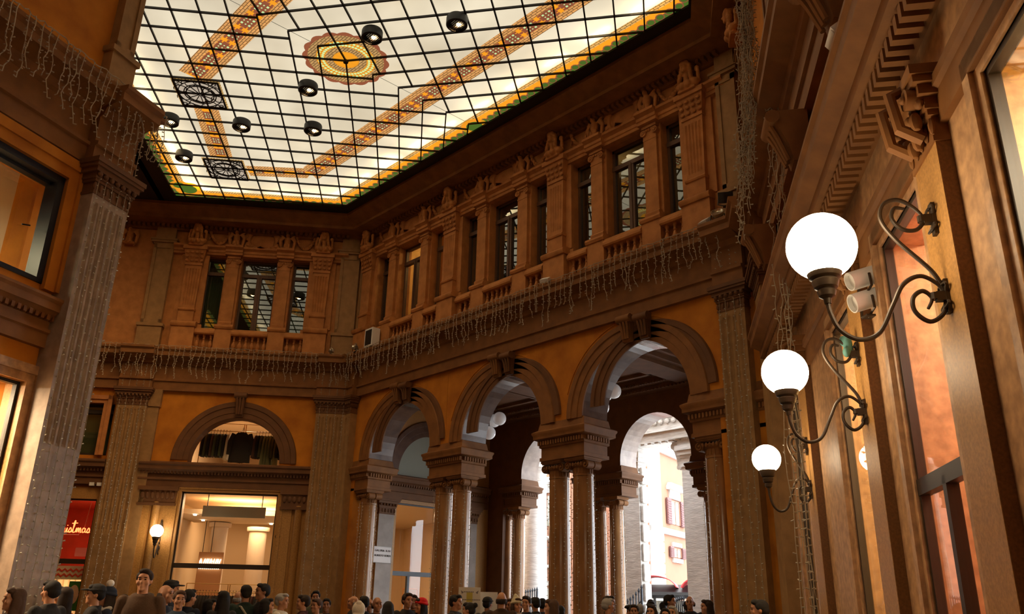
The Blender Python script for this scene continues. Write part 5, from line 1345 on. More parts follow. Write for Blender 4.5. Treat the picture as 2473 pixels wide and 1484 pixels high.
for x, z, lb in ((-1.75, 7.22, 'bright oval ceiling spot in the near left mezzanine room'), (-1.2, 7.0, 'small ceiling spot beside the partition in the near left room')):
    o = FD.put(MB().ell((0, 0, 0), (.07, .07, .03), 12, 8).build('spot_lamp', SPOT), x, 1.6, z); tag(o, lb, 'spot lamp')
MB_ = MB().tube([(0, 0, 0), (.12, -.02, .03)], .012, 6); o = FD.put(MB_.build('window_stay', BLACK), -.74, .16, 6.75); tag(o, 'black stay of the near left mezzanine window', 'window stay')
shop_door_frame(FD, -3.4, -.24, 4.47, 0, 'cream lit shop window low at the near left edge', 0, .12, NAVY)
surround(FD, -3.4, -.24, 0, 4.47, .2, .04, 'pink stone frame of the near left shop window', PINK)
D2 = [tuple(FD.pt(x, y)[:2]) for x, y in ((-6, .52), (-.1, .52), (-.1, 1.6), (-6, 1.6))]
polyroom('wall_near_shop', D2, .02, 4.6, [OFFW, SHOPF, OFFW], 'cream display room behind the near left shop window', (0,))
area(FD.pt(-1.6, 1.05, 4.5), .6, 260, (1, .75, .48))
o = text('house_number', '32', .15, INK); FD.put(o, .1, -.06, 3.35); o.rotation_euler = (PI/2, 0, FD.rz); tag(o, 'small dark house number on the near left shop front', 'house number')

# ------------------------------------------------------------------ right wall fittings
for k, (a, b) in enumerate(COPS):
    lab = ['slim far shop window on the right wall', 'cream lit shop window between the middle and far lamps', 'pink lit shop entrance with a red sign on the right wall', 'big cream shop window at the right edge of the view'][k]
    shop_door_frame(FC, a, b, 4.98, 2.62 if k == 2 else 0, lab, 0, .05, FRAME, posts=((a+b)/2+.1,) if k == 2 else ())
    surround(FC, a, b, 0, 4.98, .16, .02, 'pink stone frame of the ' + lab, PINK)
PKW = mat('pink_wall', (.74, .42, .31), .85); CRW = mat('cream_wall', (.8, .66, .42), .85)
for k, (x0, x1, m, p, c) in enumerate(((.8, 5.1, CRW, 40, (1, .75, .45)), (5.2, 7.9, CRW, 200, (1, .78, .48)), (8.0, 10.6, PKW, 150, (1, .7, .48)), (10.9, 15, CRW, 300, (1, .86, .62)))):
    pts = [tuple(FC.pt(x, y)[:2]) for x, y in ((x0, .42), (x1, .42), (x1, 2.6), (x0, 2.6))]
    polyroom('wall_right_shop', pts, .02, 5.3, [m, SHOPF, m], 'plain lit interior of shop %s on the right wall' % ['farthest', 'second', 'third', 'nearest'][k], (0,))
    area(FC.pt((x0+x1)/2, 1.5, 5.2), 1.0, p, c)
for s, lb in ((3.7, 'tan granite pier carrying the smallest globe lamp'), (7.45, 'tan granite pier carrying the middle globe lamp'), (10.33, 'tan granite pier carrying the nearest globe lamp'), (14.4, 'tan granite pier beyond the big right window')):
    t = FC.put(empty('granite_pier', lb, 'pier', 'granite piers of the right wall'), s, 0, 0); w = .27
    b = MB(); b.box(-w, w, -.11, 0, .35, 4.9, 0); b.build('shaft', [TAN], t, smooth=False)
    MB().box(w-.004, w+.003, -.105, 0, .35, 4.9).build('side_shade', TANSHADE, t, smooth=False)  # thin dark sheet, paints the shaded side of the pier
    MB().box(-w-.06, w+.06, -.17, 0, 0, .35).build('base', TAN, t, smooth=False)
    c = MB(); boxcap(c, -w, w, .11, 4.9, 5.5)
    for sx in (-1, 1): c.tube([(sx*w*.85, -.1, 5.3), (sx*w*.85, -.27, 5.3)], .085, 14); c.ell((sx*w*.85, -.28, 5.3), (.035, .03, .035), 8, 6); [c.ell((sx*(.06+.07*q), -.16-.02*q, 5.02+.05*q), (.04, .05, .08), 8, 6) for q in range(3)]; c.tube([(sx*.13, -.12, 5.5), (sx*.13, -.34, 5.4), (sx*.13, -.3, 5.1), (sx*.13, -.14, 5.0)], .05, 8)
    c.build('capital', TRIM, t)
# hanging red light box with white katakana
t = FC.put(empty('light_box_sign', 'red hanging box sign with white katakana behind the right window', 'sign'), 9.35, .42, 3.92)
RB = mat('sign_red', (.75, .05, .03), .4, emit=(1, .08, .04), es=.35); WL = emis('white_letter', (1, .93, 1.0), 2.2)
MB().box(-.3, .3, 0, .3, -.33, .33).build('box', RB, t, smooth=False)
gl = MB()
def strokes(L, ox, oz, s, y=-.008):
    for x0, x1, z0, z1 in L: gl.box(ox+x0*s, ox+x1*s, y, 0, oz+z0*s, oz+z1*s)
S = .24; w = .2
strokes([(.1, .8, .8, 1), (.6, .8, .1, .8), (0, 1, 0, .18)], -.27, .04, S); strokes([(.1, .9, .75, .95), (0, 1, .05, .25)], .03, .04, S)
strokes([(.2, 1, .8, 1), (.8, 1, .3, .8), (.4, .8, 0, .2), (.7, .95, .15, .35), (0, .2, .45, .85), (.1, .3, .8, 1)], -.27, -.29, S); strokes([(0, 1, .8, 1), (0, 1, 0, .2), (0, .2, 0, 1), (.8, 1, 0, 1)], .03, -.29, S)
LT = gl.build('lettering', WL, t, smooth=False)
o = meshobj('lettering', LT.data, t); o.rotation_euler = (0, 0, PI/2); o.location = (.3, .15, 0)
o = meshobj('lettering', LT.data, t); o.rotation_euler = (0, 0, -PI/2); o.location = (-.3, .15, 0)
for x in (-.12, .12): MB().tube([(x, .15, .33), (x, .15, 1.3)], .014, 8).build('rod', mat('steel_rod', (.35, .3, .25), .3, metal=.8), t)
bpy.context.view_layer.update()
# ------------------------------------------------------------------ the street outside
o = MB().flat([(-60, 10.9), (40, 10.9), (40, 70), (-60, 70)], -.25, -.02).build('ground', mat('street_paving', (.5, .48, .46), .9, noise=.3, nscale=2), smooth=False); tag(o, 'grey street paving outside', 'street', kind='structure')
o = MB().box(-14, 10, 6.8, 7.4, 8.6, 9.2).build('ceiling_portico', TRAV, smooth=False); tag(o, 'stone ceiling of the street portico, cut short to let in sky light', 'ceiling', kind='structure')  # only a strip, the gap behind it is left open for sky light
mb = MB(); mb.box(-14, 10, 8.95, 10.05, 7.25, 8.6); mb.box(-14, 10, 8.85, 8.95, 7.55, 7.65); mb.box(-14, 10, 8.8, 8.95, 8.1, 8.3); dentils(mb, -10, 6, 9.05, 9.2, 7.2, 7.25, .3)
for i in range(60): mb.ell((-10+i*.27, 8.9, 7.9), (.1, .05, .1), 8, 5)
mb.box(-14, 10, 6.8, 7.0, 8.25, 8.6)
o = mb.build('trim_90', TRAV, smooth=False); tag(o, 'travertine architrave of the portico with carved soffit', 'trim', kind='structure')
t = empty('travertine_column', 'tall round travertine column outside the left side of the street arch', 'column'); t.location = (-8.1, 9.5, 0)
MB().lathe([(.62, 0), (.62, .15), (.55, .25), (.5, .3), (.47, .4), (.46, 2.5), (.41, 6.5), (.43, 6.52), (.43, 6.6), (.41, 6.62), (.41, 6.8), (.5, 6.9), (.54, 6.98), (.54, 7.02)], 32).build('shaft', TRAV, t); MB().box(-.62, .62, -.55, .55, 7.02, 7.25).build('capital', TRAV, t)
def trav_pier(x0, x1, y0, y1, rust, lab):
    t = empty('travertine_pier', lab, 'pier'); t.location = ((x0+x1)/2, (y0+y1)/2, 0); h, d = (x1-x0)/2, (y1-y0)/2
    MB().box(-h, h, -d, d, .6, 6.6).build('shaft', TRAV, t, smooth=False)
    c = MB(); [c.box(-h-e, h+e, -d-e, d+e, a, b) for e, a, b in ((.05, 6.3, 6.36), (.03, 6.6, 6.7), (.1, 6.7, 6.85), (.16, 6.85, 7.02), (.08, 7.02, 7.25), (.12, 0, .35), (.06, .35, .6))]; c.build('capital', TRAV, t)
    if rust:
        r = random.Random(4)
        b = MB()
        for k in range(9):
            z = .6+k*.66; b.box(h, h+.1+.05*r.random(), -d+.04, d-.04, z+.03, z+.63)
        o = b.build('rusticated_block', mat('rough_travertine', (.68, .65, .6), .9, noise=.5, nscale=5, col2=(.35, .33, .3), bump=1.0, bscale=7), t, smooth=False)
        m = o.modifiers.new('b', 'BEVEL'); m.width = .05; m.segments = 2
trav_pier(-3.5, -2.74, 9.3, 9.75, True, 'pale travertine pier with rough blocks in the street arch')
trav_pier(-.78, .7, 9.2, 10.2, False, 'shadowed travertine pier at the right of the street arch')
# console bracket at the right pier
MB_ = MB(); MB_.prism([(-.76, 7.22), (-1.2, 7.22), (-1.24, 7.05), (-1.12, 6.85), (-1.04, 6.6), (-1.02, 6.35), (-.92, 6.22), (-.76, 6.2)], 9.3, 9.85); MB_.tube([(-1.14, 9.28, 7.06), (-1.14, 9.87, 7.06)], .12, 12); MB_.tube([(-.95, 9.28, 6.32), (-.95, 9.87, 6.32)], .09, 12); o = MB_.build('console', TRAV); tag(o, 'stone scroll console under the portico beam', 'console')
# iron gates
def gate(x, y, turn, w, h0, h1, lab, n=11):
    t = empty('iron_gate', lab, 'gate', 'open iron gates of the portico'); t.location = (x, y, 0); t.rotation_euler = (0, 0, turn); m = MB()
    g = mat('gate_iron', (.03, .04, .055), .5)
    for i in range(n):
        u = i/(n-1); z = h0+(h1-h0)*u*u; b = MB(); b.tube([(w*u, 0, .05), (w*u, 0, z)], .022 if i < n-1 else .04, 6); b.lathe([(.02, z), (.045, z+.05), (0, z+.16)], 6, (w*u, 0, 0)); b.build('bar', g, t)
    for k, zz in ((0, .3), (1, -.35)):
        r = MB(); r.tube([(w*i/10, 0, (h0+(h1-h0)*(i/10)**2+zz) if k else .3) for i in range(11)], .022, 6); r.build('rail', g, t)
gate(-3.5, 8.7, .15, 1.1, 1.75, 2.35, 'open iron gate leaf left in the street arch, before the travertine pier')
gate(-8.3, 8.6, .0, 1.2, 2.2, 2.3, 'iron gate leaf before the round travertine column')
gate(-.75, 8.9, PI-.3, 1.0, 2.0, 1.6, 'iron gate leaf at the right of the street arch')
# orange palazzo across the street
FX = Frame(-12.0, 21.9, -.267, .964)
PEACH = mat('peach_render', (.27, .118, .068), .9, noise=.15, nscale=1); QUOIN = mat('pale_quoin', (.45, .42, .38), .9); SHUT = mat('brown_shutter', (.13, .05, .045), .7); GLASSD = mat('street_window_glass', (.25, .24, .18), .1)
b = FX.put(empty('orange_palazzo', 'peach-orange house with shutters across the street', 'building'))
w = MB(); w.box(0, 22, 0, 8, -.1, 15); w.build('wall', PEACH, b, smooth=False)
q = MB(); q.box(0, 1.6, -.12, 0, -.1, 15)
for k in range(26): q.box(-.02, 1.66, -.16, -.1, .3+k*.56, .76+k*.56) if k < 10 else None
q.build('corner_quoin', QUOIN, b, smooth=False)
for z0, z1 in ((5.75, 6.05), (10.2, 10.6)): s = MB(); s.sweep([(0, z0), (.15, z0), (.22, z0+.15), (.22, z1), (0, z1)], 0, 22); s.build('string_course', QUOIN, b)
def fwin(x, z0, z1, w, ped):
    f = MB(); f.box(x-w*.26, x+w*.26, -.05, .05, z0, z1); wd = f.build('window', GLASSD, b, smooth=False)
    g = MB(); g.box(x-w*.27, x-w*.22, -.07, -.04, z0, z1); g.box(x+w*.22, x+w*.27, -.07, -.04, z0, z1); g.box(x-.04, x+.04, -.07, -.04, z0, z1); g.box(x-w*.27, x+w*.27, -.07, -.04, z1-.08, z1); g.build('sash', mat('oak', (.2, .08, .04), .6), wd, smooth=False)
    for sx in (-1, 1):
        s = MB(); s.box(x+sx*w*.39-w*.115, x+sx*w*.39+w*.115, -.14, -.05, z0-.05, z1+.05); 
        for k in range(10): s.box(x+sx*w*.39-w*.1, x+sx*w*.39+w*.1, -.16, -.13, z0+(z1-z0)*k/10, z0+(z1-z0)*(k+.55)/10)
        s.build('shutter', SHUT, b, smooth=False)
    p = MB(); p.box(x-w*.3, x+w*.3, -.1, 0, z1+.08, z1+.55 if ped else z1+.3)
    if ped: p.box(x-w*.42, x+w*.42, -.3, 0, z1+.55, z1+.7); p.prism([(x-w*.42, z1+.7), (x+w*.42, z1+.7), (x+w*.33, z1+.95), (x-w*.33, z1+.95)], -.2, 0)
    else: p.box(x-w*.3, x+w*.3, -.12, 0, z0-.3, z0-.08)
    p.build('window_head', QUOIN, b, smooth=False)
for x in (3.85, 10.5): fwin(x, 6.4, 7.72, 2.75, True); fwin(x, 4.62, 5.1, 2.4, False); fwin(x, 10.7, 12.2, 2.7, True)
FX2 = Frame(-19, 20, 1, 0)
b = FX2.put(empty('orange_palazzo', 'second orange house with balconies seen past the round travertine column', 'building'))
MB().box(-9, 4.2, 0, 6, -.1, 15).build('wall', PEACH, b, smooth=False)
for x in (-.9, 1.75): fwin(x, 6.15, 7.9, 1.9, True); fwin(x, 1.2, 2.9, 1.8, False)
for z in (5.5, 4.0):
    s = MB(); s.box(-2.2, 3, -.9, 0, z-.12, z); s.build('balcony_slab', QUOIN, b, smooth=False)
    for k in range(3): m = MB(); m.box(-1.6+k*1.8, -1.4+k*1.8, -.6, 0, z-.5, z-.12); m.build('balcony_bracket', QUOIN, b, smooth=False)
    r = MB(); r.tube([(-2.2, -.88, z+.9), (3, -.88, z+.9)], .02, 5)
    for k in range(35): r.tube([(-2.15+k*.15, -.88, z), (-2.15+k*.15, -.88, z+.9)], .012, 4)
    r.build('balcony_railing', BLACK, b, smooth=False)
# kiosk with red awning
t = empty('street_kiosk', 'black framed street kiosk under a red awning', 'kiosk'); t.location = (-8.9, 19.5, 0); t.rotation_euler = (0, 0, .55)
k = MB(); [k.box(x-.06, x+.06, -.8, -.68, 0, 2.5) for x in (-1.6, -.8, 0, .8, 1.6, 2.4)]; k.box(-1.7, 2.5, -.8, .8, 2.3, 2.42); k.box(-1.7, 2.5, -.8, .8, 0, .7); k.box(-1.7, 2.5, -.75, -.7, 1.5, 1.56); k.build('frame', BLACK, t, smooth=False)
k = MB(); k.add([(-2.0, -1.1, 2.55), (2.9, -1.1, 2.55), (2.6, .9, 2.95), (-1.7, .9, 2.95), (-2.0, -1.1, 2.42), (2.9, -1.1, 2.42), (2.6, .9, 2.42), (-1.7, .9, 2.42)], [(0, 1, 2, 3), (4, 7, 6, 5), (0, 4, 5, 1), (1, 5, 6, 2), (2, 6, 7, 3), (3, 7, 4, 0)]); k.build('roof', BLACK, t, smooth=False)
REDA = mat('red_awning', (.62, .02, .02), .6)
k = MB()
for i in range(2):
    k.arc([(1.1, -1.2), (1.1, .9), (1.06, .9), (1.06, -1.2)], -.8+i*2.3, 2.5, .25, PI-.25, 14)
k.v = [(v[0], v[1], 2.6+(v[2]-2.5)*.62) for v in k.v]; k.build('awning', REDA, t)
MB().box(-1.6, 2.4, -.72, -.7, .7, 2.3).build('glass', SHOPG, t, smooth=False)
MB().box(-1.5, 2.3, .0, .1, .7, 2.2).build('display', mat('kiosk_goods', (.4, .34, .26), .8, noise=.9, nscale=6, col2=(.08, .1, .12)), t, smooth=False)
# poster stand in the hall
def stand(x, y, rz, w, h, lab, main=True):
    t = empty('poster_stand', lab, 'notice board'); t.location = (x, y, 0); t.rotation_euler = (0, 0, rz)
    MB().box(-w/2, w/2, 0, .05, .35, h).build('board', mat('board_white', (.78, .75, .68), .5), t, smooth=False); MB().box(-w/2, w/2, -.15, .2, 0, .05).build('foot', WHITEP, t, smooth=False); MB().box(-.04, .04, .01, .04, .05, .35).build('post', WHITEP, t, smooth=False)
    if main:
        YEL = mat('poster_yellow', (.62, .52, .1), .6); GRY = mat('poster_grey', (.25, .22, .22), .7)
        m = MB(); m.prism([(-.16, h-.62), (.2, h-.62), (.02, h-1.15)], -.004, 0); m.build('yellow_triangle', YEL, t, smooth=False); m = MB(); m.box(-.06, .06, -.004, 0, h-.28, h-.1); m.build('yellow_block', YEL, t, smooth=False)
        m = MB()
        for sx in (-1, 1): m.prism([(sx*(w/2-.04), h-.06), (sx*(w/2-.1), h-.1), (sx*(w/2-.06), h-.13)], -.004, 0)
        for zz, ww in ((h-.09, .24), (h-.24, .46), (h-.36, .4), (h-.41, .22), (h-.57, .1)):
            xx = -ww/2 if zz > h-.5 else -w/2+.05
            n = int(ww/.035)
            for i in range(n): m.box(xx+i*.035, xx+i*.035+.026, -.004, 0, zz-.009, zz+.009)
        m.build('printing', GRY, t, smooth=False)
stand(2.55, -3.0, .95, .44, 1.98, 'white notice board with a yellow triangle among the crowd')
stand(2.62, -2.6, .8, .44, 1.9, 'second white board half hidden behind the notice board', False)
# ------------------------------------------------------------------ people
SKIN = mat('skin', (.46, .22, .12), .6); SKIN2 = mat('skin_tan', (.34, .155, .08), .6)
HAIRC = {'black': mat('hair_black', (.012, .009, .008), .85), 'brown': mat('hair_brown', (.06, .028, .014), .85), 'grey': mat('hair_grey', (.3, .28, .26), .85), 'dark': mat('hair_dark', (.025, .014, .009), .85)}
CLO = {}
def cloth(c):
    if c not in CLO: CLO[c] = mat('clothing_%d' % len(CLO), c, .9, bump=.2, bscale=60)
    return CLO[c]
EYEM = mat('eye_dark', (.015, .01, .008), .25)
def limb(m, pts, rs, n=10):
    c = crom(pts, 4); k = len(c)-1; R = []
    for i in range(k+1):
        u = i/k*(len(rs)-1); j = min(int(u), len(rs)-2); R.append(rs[j]+(rs[j+1]-rs[j])*(u-j))
    m.tube(c, R, n)
    for p, r in ((pts[0], rs[0]), (pts[-1], rs[-1])): m.ell(p, (r, r, r), 10, 7)
def arm_pts(sx, pose, W):
    sh = (sx*W, .01, 1.41)
    if pose == 'down': return sh, (sx*(W+.05), .03, 1.13), (sx*(W+.04), -.06, .9)
    if pose == 'phone': return sh, (sx*(W+.05), -.04, 1.14), (sx*.09, -.3, 1.24)
    return sh, (sx*(W+.05), .0, 1.13), (sx*.12, -.2, 1.02)            # hands together
def hand(m, wr, el, sx):
    w = Vector(wr); d = (w-Vector(el)).normalized(); side = Vector((1, 0, 0)); side = (side-d*side.dot(d)).normalized(); nrm = d.cross(side)
    pc = w+d*.045
    for k in range(-1, 2): m.tube([w+side*k*.012, w+d*.085+side*k*.024], [.018, .016], 8)
    m.ell(pc, (.03, .03, .04), 9, 7)
    for k, L in enumerate((.068, .078, .074, .058)):
        b = w+d*.085+side*(k-1.5)*.0205; q = b+d*L*.5+nrm*.008*sx; e = q+d*L*.42+nrm*.026*sx; m.tube([b, q, e], [.0095, .009, .0078], 7); m.ell(e, (.008, .008, .008), 7, 5)
    b = w+d*.025-side*sx*.028; m.tube([b, b+d*.035-side*sx*.024, b+d*.068-side*sx*.03], [.0125, .0105, .009], 7)
def body_mesh(fem, poses):
    m = MB(); W = .155 if fem else .18
    m.ell((0, .012, 1.655), (.075, .096, .098)); m.ell((0, -.025, 1.60), (.062, .07, .085)); m.ell((0, -.045, 1.555), (.042, .045, .04)); m.ell((0, -.07, 1.675), (.055, .03, .04))
    m.tube([(0, -.09, 1.655), (0, -.106, 1.617), (0, -.097, 1.607)], [.009, .0135, .010], 8)
    m.ell((0, -.092, 1.575), (.025, .012, .007)); m.ell((0, -.09, 1.563), (.021, .012, .007)); m.ell((0, -.082, 1.535), (.022, .02, .016))
    for sx in (-1, 1): m.ell((sx*.077, .012, 1.63), (.012, .022, .034)); m.ell((sx*.043, -.068, 1.61), (.026, .025, .026)); m.ell((sx*.032, -.086, 1.665), (.025, .014, .007))
    limb(m, [(0, .02, 1.40), (0, .012, 1.48), (0, .0, 1.56)], [.066, .056, .058], 12)
    m.ell((0, .01, 1.30), (W*.93, .105, .2), 16, 12); m.ell((0, .01, 1.40), (W*1.02, .08, .07), 14, 9); m.ell((0, .0, 1.08), (W*.82, .1, .18), 14, 10); m.ell((0, .01, .92), (W*.98 if fem else W*.9, .12, .13), 14, 10)
    for sx, ps in zip((-1, 1), poses):
        a = arm_pts(sx, ps, W); limb(m, a, [.052, .042, .027]); hand(m, a[2], a[1], sx)
        limb(m, [(sx*.09, .01, .9), (sx*.095, -.005, .5), (sx*.1, .02, .09)], [.085, .055, .037]); m.ell((sx*.1, -.04, .045), (.042, .11, .04))
    return blob('person', m, .0105, SKIN, 3)
def jacket_mesh(fem, poses, long=False, hood=False, collar=True):
    m = MB(); W = .165 if fem else .19
    m.ell((0, .01, 1.29), (W*1.06, .135, .22), 18, 12); m.ell((0, .012, 1.395), (W*1.1, .1, .075), 16, 9); m.ell((0, .0, 1.06), (W*.98, .13, .22), 16, 10)
    m.lathe([(.17, .62 if long else .8), (.185, .8), (.175, 1.0), (.17, 1.1)], 20, sx=1.08 if not fem else 1.0, sy=.8)
    for sx, ps in zip((-1, 1), poses):
        a = arm_pts(sx, ps, W); w = Vector(a[2]); e = Vector(a[1]); limb(m, [a[0], a[1], tuple(e.lerp(w, .97))], [.074, .062, .045])
    if collar: m.tube([(.07*math.cos(t), .012+.072*math.sin(t), 1.465+.02*math.sin(t)) for t in [2*PI*i/16 for i in range(16)]], .026, 8, closed=True)
    m.ell((0, .02, 1.43), (.1, .085, .05))
    if hood == 'down': m.ell((0, .1, 1.44), (.12, .07, .07)); m.tube([(.1*math.cos(t), .03+.09*math.sin(t), 1.47+.02*math.sin(t)) for t in [2*PI*i/16 for i in range(16)]], .03, 8, closed=True)
    return blob('jacket', m, .014, EYEM, 4)
def trousers_mesh(fem):
    m = MB(); m.ell((0, .01, .92), (.17, .135, .14), 14, 10)
    for sx in (-1, 1): limb(m, [(sx*.088, .01, .9), (sx*.095, -.005, .5), (sx*.1, .02, .12)], [.1, .078, .062])
    return blob('trousers', m, .016, EYEM, 3)
def shoes_mesh():
    m = MB()
    for sx in (-1, 1): m.ell((sx*.1, -.045, .045), (.05, .135, .052)); m.box(sx*.1-.045, sx*.1+.045, -.17, .08, 0, .03); m.tube([(sx*.1, .025, .05), (sx*.1, .025, .13)], .05, 10)
    return blob('shoes', m, .014, EYEM, 2)
def hair_mesh(kind):
    m = MB()
    if kind == 'bald':
        for i in range(9):
            a = PI*.02+PI*.96*i/8; m.ell((.078*math.cos(a), .012+.088*math.sin(a), 1.61), (.018, .02, .045), 8, 6)
    else:
        m.ell((0, .028, 1.678), (.085, .1, .088), 18, 12); m.ell((0, .055, 1.635), (.08, .075, .075)); m.ell((0, -.045, 1.735), (.062, .05, .032)); m.ell((.03, -.06, 1.725), (.04, .035, .024))
        for sx in (-1, 1): m.ell((sx*.074, .01, 1.675), (.017, .05, .045))
    if kind == 'long':
        m.ell((0, .075, 1.53), (.092, .06, .17)); m.ell((0, .085, 1.42), (.1, .055, .13))
        for sx in (-1, 1): m.ell((sx*.077, .02, 1.56), (.026, .055, .13)); m.ell((sx*.085, .0, 1.45), (.028, .05, .12))
    if kind == 'bun': m.ell((0, .12, 1.72), (.045, .045, .045)); m.ell((0, .1, 1.70), (.04, .04, .04))
    if kind == 'bob':
        for sx in (-1, 1): m.ell((sx*.08, .02, 1.6), (.028, .065, .085))
        m.ell((0, .075, 1.58), (.085, .05, .09))
    return blob('hair', m, .009, EYEM, 1)
def hat_mesh(kind):
    m = MB()
    if kind in ('beanie', 'pompom', 'pointed'):
        m.ell((0, .02, 1.70), (.092, .112, .085), 18, 12); m.tube([(.09*math.cos(t), .018+.108*math.sin(t), 1.678+.018*math.sin(t)*-1) for t in [2*PI*i/20 for i in range(20)]], .02, 8, closed=True)
        if kind == 'pointed': m.ell((0, .05, 1.78), (.05, .055, .05)); m.ell((0, .07, 1.81), (.025, .03, .03))
    if kind in ('cap', 'beret', 'alpine'):
        m.ell((0, .015, 1.71), (.09, .11, .065), 18, 12); m.tube([(.086*math.cos(t), .015+.104*math.sin(t), 1.69) for t in [2*PI*i/20 for i in range(20)]], .015, 8, closed=True)
        if kind == 'cap': m.ell((0, -.12, 1.695), (.07, .07, .012))
        if kind == 'beret': m.ell((.03, -.01, 1.735), (.125, .13, .035)); m.ell((0, -.1, 1.715), (.08, .05, .015))
        if kind == 'alpine': m.ell((0, .01, 1.69), (.13, .15, .012)); m.ell((0, .02, 1.76), (.07, .085, .05)); m.tube([(.07, .05, 1.72), (.09, .08, 1.8), (.08, .12, 1.9)], [.012, .014, .005], 6)
    if kind == 'hood': m.ell((0, .04, 1.66), (.115, .125, .135), 18, 12); m.ell((0, .09, 1.52), (.13, .09, .11)); m.ell((0, .03, 1.47), (.12, .1, .06)); m.ell((0, .1, 1.77), (.05, .05, .04))
    return blob('hat', m, .010, EYEM, 2)
TEMPL = {}
def T(fn, *a):
    k = (fn.__name__,)+a
    if k not in TEMPL: TEMPL[k] = fn(*a)
    return TEMPL[k]
EYES = MB()
for sx in (-1, 1): EYES.ell((sx*.031, -.091, 1.645), (.012, .007, .0065), 8, 6); EYES.ell((sx*.032, -.098, 1.668), (.02, .006, .004), 8, 5)
EYES = EYES.mesh('eyes', EYEM)
POM = MB().ell((0, .02, 1.82), (.055, .055, .052)).mesh('pompom', cloth((.75, .7, .62)))
SCARF = MB(); SCARF.tube([(.085*math.cos(t), .005+.085*math.sin(t), 1.475+.012*math.sin(3*t)) for t in [2*PI*i/18 for i in range(18)]], .037, 9, closed=True); SCARF.tube([(.05, -.1, 1.45), (.07, -.145, 1.34), (.06, -.15, 1.2)], [.035, .045, .04], 8); SCARF = SCARF.mesh('scarf', EYEM)
STRAP = MB(); STRAP.tube([(-.14, .12, 1.05), (-.06, .15, 1.25), (.08, .12, 1.43), (.12, -.02, 1.45), (.06, -.14, 1.3), (-.08, -.15, 1.1)], .018, 6); STRAP = STRAP.mesh('bag_strap', cloth((.4, .36, .28)))
def setm(o, m):
    o.material_slots[0].link = 'OBJECT'; o.material_slots[0].material = m
def person(x, y, top, face, label, fem=0, pose='dd', hair='short', hc='black', hat=None, hatc=None, jk=(.02, .018, .018), tr=(.02, .02, .025), long=0, scarf=None, hood=0, skin=0, strap=0):
    p0 = Vector((x, y, 1.5)); dd = (p0-CAM).length; kf = 1.2 if dd < 11.5 else (1.14 if dd < 14 else (1.07 if dd < 17.2 else 1.0))
    q = CAM+(p0-CAM)*kf; x, y, top = q.x, q.y, 1.5+(top-1.5)*kf
    P = {'d': 'down', 'p': 'phone', 't': 'together'}; ps = (P[pose[0]], P[pose[1]])
    full = 1.76+{None: 0, 'beanie': .03, 'pompom': .1, 'pointed': .08, 'cap': .015, 'beret': .02, 'alpine': .06, 'hood': .05}[hat]
    s = top/full
    o = meshobj('person', T(body_mesh, fem, ps)); o.location = (x, y, 0); o.scale = (s, s, s)
    d = CAM-Vector((x, y, 0)); o.rotation_euler = (0, 0, math.atan2(d.y, d.x)+PI/2+math.radians(face))
    setm(o, SKIN2 if skin else SKIN); tag(o, label, 'person')
    def ch(nm, me, m=None):
        c = meshobj(nm, me, o)
        if m is not None: setm(c, m)
        return c
    if hat != 'hood' or fem: ch('hair', T(hair_mesh, hair), HAIRC[hc])
    ch('jacket', T(jacket_mesh, fem, ps, bool(long), 'down' if hood else False), cloth(jk)); ch('trousers', T(trousers_mesh, fem), cloth(tr)); ch('shoes', T(shoes_mesh), cloth((.015, .012, .01)))
    ch('eyes', EYES)
    if hat:
        h = ch({'beanie': 'beanie', 'pompom': 'beanie', 'pointed': 'beanie', 'cap': 'cap', 'beret': 'beret', 'alpine': 'hat', 'hood': 'hood'}[hat], T(hat_mesh, hat), cloth(hatc or (.02, .02, .02)))
        if hat == 'pompom': meshobj('pompom', POM, h)
    if scarf: ch('scarf', SCARF, cloth(scarf))
    if strap: ch('bag_strap', STRAP)
    return o
BK = (.018, .016, .016); NV = (.015, .02, .035); BR = (.07, .035, .016); TN = (.3, .2, .1); CRM = (.62, .55, .44); GY = (.06, .058, .055); OL = (.05, .05, .03)
L_, R_, C_, A_ = -90, 90, 0, 180
person(7.31, -12.42, 1.63, L_+10, 'woman with long brown hair at the lower left edge, facing left', 1, 'dt', 'long', 'brown', jk=BK)
person(6.42, -11.88, 1.72, L_-45, 'man with dark hair in a black coat, back turned, below the near left pilaster', 0, 'dd', 'short', jk=BK)
person(5.72, -11.55, 1.68, L_-20, 'woman with long dark hair right behind the black-coated man at the left', 1, 'dd', 'long', 'dark', jk=BK)
person(6.06, -11.33, 1.72, L_, 'person in a black cap in profile before the green poster', 0, 'dt', 'short', hat='cap', hatc=BK, jk=BK)
person(4.68, -10.74, 1.79, L_+10, 'woman in a dark beanie with a white pompom and pale collar', 1, 'dd', 'long', 'dark', hat='pompom', hatc=NV, jk=NV, scarf=(.5, .46, .4))
person(5.3, -10.75, 1.62, C_, 'person in dark clothes with mustard bag strap below the white pompom hat', 0, 'tt', 'short', jk=OL, strap=1)
person(6.87, -11.14, 1.86, -12, 'tall man in a brown jacket over a dark hoodie, facing the viewer', 0, 'dd', 'short', 'dark', jk=BR, hood=1)
person(5.84, -10.48, 1.74, R_-30, 'bald man right beside the tall brown-jacketed man', 0, 'dd', 'bald', 'dark', jk=NV, skin=1)
person(4.01, -9.67, 1.85, R_, 'man in a flat black cap behind the bald man by the far shop', 0, 'dd', 'short', hat='cap', hatc=BK, jk=NV)
person(6.36, -10.53, 1.67, 10, 'person in a dark blue jacket facing the viewer under the far shop window', 0, 'tt', 'short', 'brown', jk=(.015, .03, .05), skin=1)
person(4.11, -9.44, 1.73, R_+40, 'person in a navy coat turned away left of the clothes rail', 0, 'dd', 'short', jk=NV)
